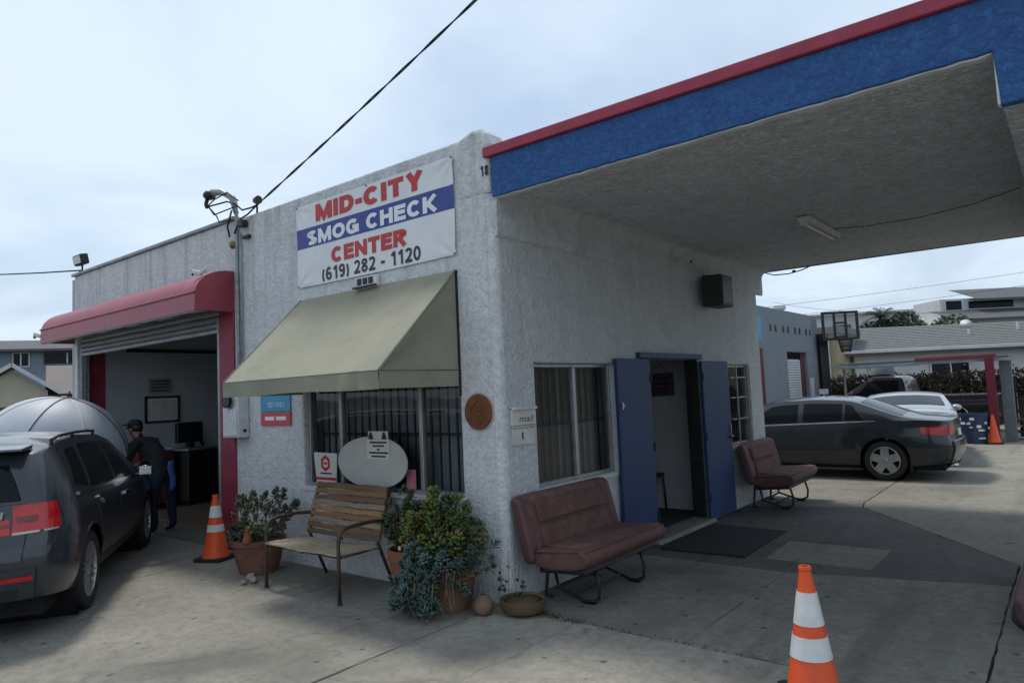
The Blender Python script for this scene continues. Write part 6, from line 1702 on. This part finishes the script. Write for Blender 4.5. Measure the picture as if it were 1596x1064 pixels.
def leaf_mass(n, fn, size, seed=0):
    rnd = np.random.RandomState(seed); P = np.array([fn(rnd) for _ in range(n)])
    d = rnd.normal(size=(n, 3)); d /= np.linalg.norm(d, axis=1)[:, None]
    e = np.cross(d, rnd.normal(size=(n, 3))); e /= np.linalg.norm(e, axis=1)[:, None]
    s = size*rnd.uniform(.6, 1.3, (n, 1))
    v = np.stack([P-d*s, P+e*s*.45, P+d*s, P-e*s*.45], 1).reshape(-1, 3)
    b = B(); b.v = [tuple(q) for q in v]; b.f = [(4*i, 4*i+1, 4*i+2, 4*i+3) for i in range(n)]
    return b
def clump_fn(blobs):
    def f(r):
        c, rad = blobs[r.randint(len(blobs))]
        d = r.normal(size=3); d /= np.linalg.norm(d); k = r.uniform(.55, 1.0)**.6
        return np.array(c)+d*k*np.array(rad)
    return f
def tree(label, loc, h, spread, m, seed, n=2600, size=.16, group=None):
    rnd = random.Random(seed)
    t = thing('tree', label, 'tree', loc, 0, group)
    tb = B().tube([(0,0,0),(.1,.0,h*.3),(.05,.1,h*.6)], [h*.035, h*.028, h*.018], 8)
    blobs = []
    for k in range(11):
        a = rnd.uniform(0, 6.3); r_ = spread*rnd.uniform(.15, .75); z = h*rnd.uniform(.42, .92)
        c = (r_*math.cos(a), r_*math.sin(a), z); rr = spread*rnd.uniform(.28, .48)
        blobs.append((c, (rr, rr, rr*.75)))
        tb.tube([(.05,.05,h*.4), (c[0]*.6, c[1]*.6, (h*.4+z)/2), c], [h*.014, h*.01, h*.005], 5)
    obj('trunk', tb, M['bark'], t, smooth=True)
    obj('crown', leaf_mass(n, clump_fn(blobs), size, seed), m, t, clean=False)
    return t
iv = obj('ivy', leaf_mass(420, lambda r: np.array([1.35+.45*r.randn(), r.uniform(23.0, 23.18), 1.15+.28*r.randn()]), .055, 4), M['tree_b'], None, clean=False)
tag(iv, 'patchy green ivy hanging over the dark fence', 'ivy', kind='stuff')

M['dry_hedge'] = mat('dry_hedge_leaf', (.060,.045,.028), (.035,.030,.018), scale=1.5, rough=.9)
hd_ = obj('hedge', leaf_mass(5200, lambda r: np.array([r.uniform(-4.2, 4.5), 23.0+.28*r.rand()*r.rand()-.12, (1.62+.10*math.sin(3*r.rand())+.05*r.randn())*(1-.55*r.rand()**1.6)]), .075, 8), M['dry_hedge'], None, clean=False)
tag(hd_, 'dark brown dry creeper covering the fence behind the pickup', 'hedge', kind='stuff')
# house with the long grey roof
hs1 = thing('rear_house', 'single-storey house with long grey shingle roof and white gutter', 'house')
d0 = Vector((-3.9, 27.9, 0)); d1 = Vector((4.6, 34.7, 0)); ux = (d1-d0).normalized(); uy = Vector((-ux.y, ux.x, 0))
def H(u, v, z): p = d0+ux*u+uy*v; return (p.x, p.y, z)
LEN = 13.5
def hbox(u0, u1, v0, v1, z0, z1):
    b = B(); b.add([H(u0,v0,z0),H(u1,v0,z0),H(u1,v1,z0),H(u0,v1,z0),H(u0,v0,z1),H(u1,v0,z1),H(u1,v1,z1),H(u0,v1,z1)], [(0,3,2,1),(4,5,6,7),(0,1,5,4),(1,2,6,5),(2,3,7,6),(3,0,4,7)]); return b
obj('wall', hbox(.6, LEN, .5, 7, 0, 2.75), M['house_white'], hs1)
rf = obj('roof', B().add([H(-.1,-.1,2.82),H(LEN,-.1,2.82),H(LEN,3.9,4.05),H(2.2,3.9,4.05),H(-.1,7.9,2.82),H(LEN,7.9,2.82)], [(0,1,2,3),(0,3,4),(3,2,5,4)]), M['shingle'], hs1)
for k in range(14):
    t = k/14; a = H(-.1+2.3*t, -.1+4*t, 2.825+1.23*t); c = H(LEN, -.1+4*t, 2.825+1.23*t)
    obj('shingle_course', B().bar(a, c, .02, .035), M['shingle'], rf)
obj('gutter', hbox(-.2, LEN, -.22, -.08, 2.70, 2.83), M['house_white'], hs1, bevel=.02)
obj('fascia', hbox(-.1, LEN, -.07, .5, 2.60, 2.70), M['house_grey_dark'], hs1)
for (u0, u1, z0, z1) in ((1.2,1.9,1.35,2.2),(3.9,5.5,1.25,2.15),(9.2,9.9,1.2,2.2),(10.4,10.9,1.2,2.2)):
    w = obj('window', hbox(u0-.08, u1+.08, .44, .49, z0-.08, z1+.08), M['house_white'], hs1)
    obj('pane', hbox(u0, u1, .42, .435, z0, z1), M['dark_glass'], w)
    obj('sash', hbox((u0+u1)/2-.03, (u0+u1)/2+.03, .40, .418, z0, z1), M['house_white'], w)
obj('vent_pipe', B().lathe([(.05,3.3),(.05,3.95),(0,3.95)], H(9.2,2.4,0), 10), M['white_metal'], rf)
obj('vent_pipe', B().lathe([(.05,3.2),(.05,3.7),(0,3.7)], H(6.6,1.9,0), 10), M['white_metal'], rf)
sdish = thing('roof_dish', 'pale round satellite dish on the grey shingle roof', 'dish', H(7.4, 3.3, 3.80))
obj('dish', B().lathe([(0,0),(.2,.02),(.36,.08),(.42,.13)], (0,0,0), 18), M['white_metal'], sdish, smooth=True).rotation_euler = (R(60), 0, R(20))
sdish.children[0].location = (0,0,.25); sdish.scale = (.62,.62,.62)
obj('mast', B().tube([(0,0,-.1),(0,.05,.45)], .03, 8), M['grey_metal'], sdish)
# yellow building sliver
yb_ = thing('yellow_building', 'yellow wall with brown roof edge behind the hoop pole', 'building')
obj('wall', B().box(-7.5, -3.9, 26.6, 30, 0, 3.55), M['yellow_wall'], yb_)
obj('roof', B().box(-7.7, -3.75, 26.4, 30.2, 3.552, 3.85), M['roof_tan'], yb_, bevel=.03)
obj('downpipe', B().box(-4.3, -4.18, 26.45, 26.55, 0, 3.5), M['house_white'], yb_)
obj('window', B().box(-6.2, -5.2, 26.56, 26.62, 1.2, 2.2), M['dark_glass'], yb_)

# hill and hillside houses
hl = B()
def hill_z(x, y):
    return max(0, (y-40)*.12)*min(1, max(0, (y-40)/15))+.3*math.sin(x*.2)*math.sin(y*.15)
hl.grid(lambda u, v: (-70+150*u, 38+80*v, -.1+(0 if v < .01 else hill_z(-70+150*u, 38+80*v))), 50, 30)
tag(obj('hill', hl, M['hill'], None, smooth=True), kind='structure')
hh = thing('hillside_house', 'pale two-level house with grey roofs on the hillside, upper right', 'house', (0.6, 54.0, 0), R(38))
obj('wall', B().box(-3.6, 9, 0, 6, 1.0, 5.35), M['house_white'], hh)
obj('lower_roof', B().add([(-4.1,-.6,5.30),(9.5,-.6,5.30),(9.5,2.6,6.15),(-4.1,2.6,6.15),(-4.1,-.6,5.20),(9.5,-.6,5.20)], [(0,1,2,3),(0,4,5,1)]), M['shingle_dark'], hh)
obj('upper_wall', B().box(-3.2, 8, 2.6, 6, 5.35, 7.0), M['house_white'], hh)
obj('upper_roof', B().add([(-1.2,1.6,6.85),(9.5,1.6,6.85),(9.5,4.8,7.9),(-1.2,4.8,7.9),(-1.2,1.6,6.7),(9.5,1.6,6.7)], [(0,1,2,3),(0,4,5,1)]), M['shingle_dark'], hh)
for (x0, x1, z0, z1, y) in ((-2.8,-1.7,6.2,6.85,2.6),(-1.2,2.0,6.25,6.75,2.6),(1.5,3.4,3.9,4.8,0)):
    w = obj('window', B().box(x0-.1, x1+.1, y-.06, y-.01, z0-.08, z1+.08), M['house_white'], hh)
    obj('pane', B().box(x0, x1, y-.08, y-.062, z0, z1), M['dark_glass'], w)
h2 = thing('white_hill_house', 'low white flat-roofed house on the hill above the trees', 'house', (-7.5, 62, 0), R(30))
obj('wall', B().box(-7, 9, 0, 8, 1.5, 7.0), M['house_white'], h2)
obj('roof', B().box(-7.3, 9.3, -.4, 8.3, 7.002, 7.2), M['house_white'], h2, bevel=.05)
for k in range(4):
    w = obj('window', B().box(-5.5+3.4*k, -3.8+3.4*k, -.05, -.005, 5.2, 6.3), M['house_white'], h2); obj('pane', B().box(-5.4+3.4*k, -3.9+3.4*k, -.07, -.052, 5.3, 6.2), M['dark_glass'], w)
h3 = thing('cream_hill_house', 'cream house with low roof on the hill crest, left of the white one', 'house', (9, 70, -1.2), R(35))
obj('wall', B().box(-8, 6, 0, 8, 2, 8.0), M['cream'], h3)
obj('roof', B().prism([(-.6,8.002),(4,9.0),(8.6,8.002)], 'x', -8.5, 6.5), M['roof_tan'], h3)
random.seed(21)
tree('dense dark evergreen on the hill just right of the backboard', (-6.8, 45.5, 0), 5.2, 3.2, M['tree_a'], 1, 5200, .17)
tree('broad green tree on the hill left of the pale house', (-3.4, 47.0, 0), 5.4, 3.0, M['tree_b'], 2, 5200, .17)
tree('dark tree beyond the middle of the shingle roof', (-5.0, 48.6, 0), 5.7, 2.8, M['tree_a'], 3, 4200, .17)
tree('small tree behind the backboard top', (-9.6, 46.0, 0), 4.8, 2.8, M['tree_a'], 4, 3600, .17)
def palm(label, loc, h, fr, L_, seed, n=22):
    rnd = random.Random(seed); t = thing('palm_tree', label, 'palm', loc)
    obj('trunk', B().tube([(0,0,0),(.05,0,h*.5),(0,0,h)], [.16,.13,.12], 8), M['bark'], t, smooth=True)
    for k in range(n):
        a = rnd.uniform(0, 6.3); el = rnd.uniform(-.2, 1.1); b = B(); prev = None
        pts = []
        for j in range(8):
            s = j/7*L_; pts.append(Vector((math.cos(a)*s*math.cos(el), math.sin(a)*s*math.cos(el), h+s*math.sin(el)-.45*s*s/L_)))
        b.tube(pts, .012, 4)
        sd = Vector((-math.sin(a), math.cos(a), 0))
        for j in range(1, 8):
            for q in range(3):
                p = pts[j-1].lerp(pts[j], q/3)
                for sg in (-1, 1):
                    tip = p+sd*sg*L_*.22*(1-.5*j/8)+Vector((math.cos(a)*.1, math.sin(a)*.1, -.10))
                    b.add([p, p+Vector((math.cos(a), math.sin(a), 0))*.05, tip], [(0,1,2)])
        obj('frond', b, M['tree_a'], t, clean=False)
    return t
palm('young palm rising above the hillside trees', (-5.9, 46.0, 0), 5.6, 0, 1.25, 5)
palm('dark palm at the right edge beside the shingle roof', (3.35, 30.4, 0), 3.15, 0, 1.0, 6)

# ------------------------------------------------------------------ left background
lh = thing('cream_gable_house', 'cream house with white-edged gable left of the garage', 'house', (-31.9, 5.55, 0), R(72))
# local: gable faces -y, ridge along +y
obj('wall', B().box(-1.35, 1.3, 0, 8, 0, 2.7), M['cream'], lh)
obj('gable', B().prism([(-1.35,2.702),(1.3,2.702),(0,3.62)], 'y', .0, .12), M['cream'], lh)
rfl = obj('roof', B().add([(0,-.35,3.86),(1.75,-.35,2.62),(1.75,4,2.62),(0,4,3.86),(-1.8,-.35,2.62),(-1.8,4,2.62)], [(0,1,2,3),(0,3,5,4)]), M['roof_tan'], lh)
obj('barge_board', B().bar((0,-.38,3.84), (1.78,-.38,2.58), .05, .16).bar((0,-.38,3.84), (-1.83,-.38,2.58), .05, .16), M['house_white'], lh)
obj('long_wall', B().box(1.3, 9, 1.2, 7, 0, 2.55), M['cream'], lh)
obj('long_roof', B().add([(1.2,.5,2.56),(9.6,.5,2.56),(9.6,4.4,4.05),(1.2,4.4,4.05),(1.2,8.2,2.56),(9.6,8.2,2.56)], [(0,1,2,3),(3,2,5,4),(1,5,2)]), M['roof_tan'], lh)
obj('eave', B().box(1.2, 9.6, .42, .52, 2.46, 2.555), M['fence'], lh)
w = obj('window', B().box(3.0, 4.4, 1.13, 1.19, 1.1, 2.1), M['house_white'], lh); obj('pane', B().box(3.1, 4.3, 1.11, 1.128, 1.2, 2.0), M['dark_glass'], w)
ap = thing('apartment_block', 'blue-grey two-storey apartment block behind the cream house', 'building', (-50.2, 9.9, 0), R(60))
obj('wall', B().box(-12, 9, 0, 9, 0, 5.9), M['house_grey'], ap)
obj('roof', B().prism([(-.7,5.90),(4.5,6.9),(9.7,5.90),(9.7,5.75),(-.7,5.75)], 'x', -12.6, 9.6), M['shingle_dark'], ap)
for (x0, x1, z0, z1, sp) in ((.9,1.7,4.85,5.65,1),(-1.0,-.3,4.85,5.65,1),(2.6,5.2,4.95,5.65,2)):
    w = obj('window', B().box(x0-.08, x1+.08, -.06, -.01, z0-.08, z1+.08), M['house_white'] if sp == 1 else M['house_grey_dark'], ap)
    obj('pane', B().box(x0, x1, -.09, -.062, z0, z1), M['dark_glass'], w)
    obj('sash', B().box((x0+x1)/2-.04, (x0+x1)/2+.04, -.11, -.092, z0, z1), M['house_white'], w)
sw = thing('stone_garden_wall', 'brown stone wall below the cream gable at the left edge', 'wall', (-26.9, 4.35, 0), R(62))
obj('core', B().box(-4, 3, 0, .25, 0, 2.0), M['stonewall'], sw)
random.seed(31)
stm = [B().ball((0,0,0), .13*random.uniform(.8,1.3), .05, .085*random.uniform(.8,1.2), 8, 6).mesh('stone', M['stonewall'], True) for _ in range(5)]
for i in range(10):
    for k in range(24):
        link('stone', random.choice(stm), sw, (-3.9+.29*k+random.uniform(-.06,.06)+.14*(i % 2), -.01, .12+.19*i))

# overhead lines on the right
wire_thing('upper power line crossing above the hillside roofs', (-22, 52, 7.6), (14, 56, 9.2), .35, .013)
wire_thing('lower power line dipping behind the backboard', (-24, 50, 6.6), (14, 52, 8.0), .5, .012)
wire_thing('long sagging line over the blue-grey workshop roof', (-16, 56, 8.4), (4.4, 31, 4.1), .6, .012)
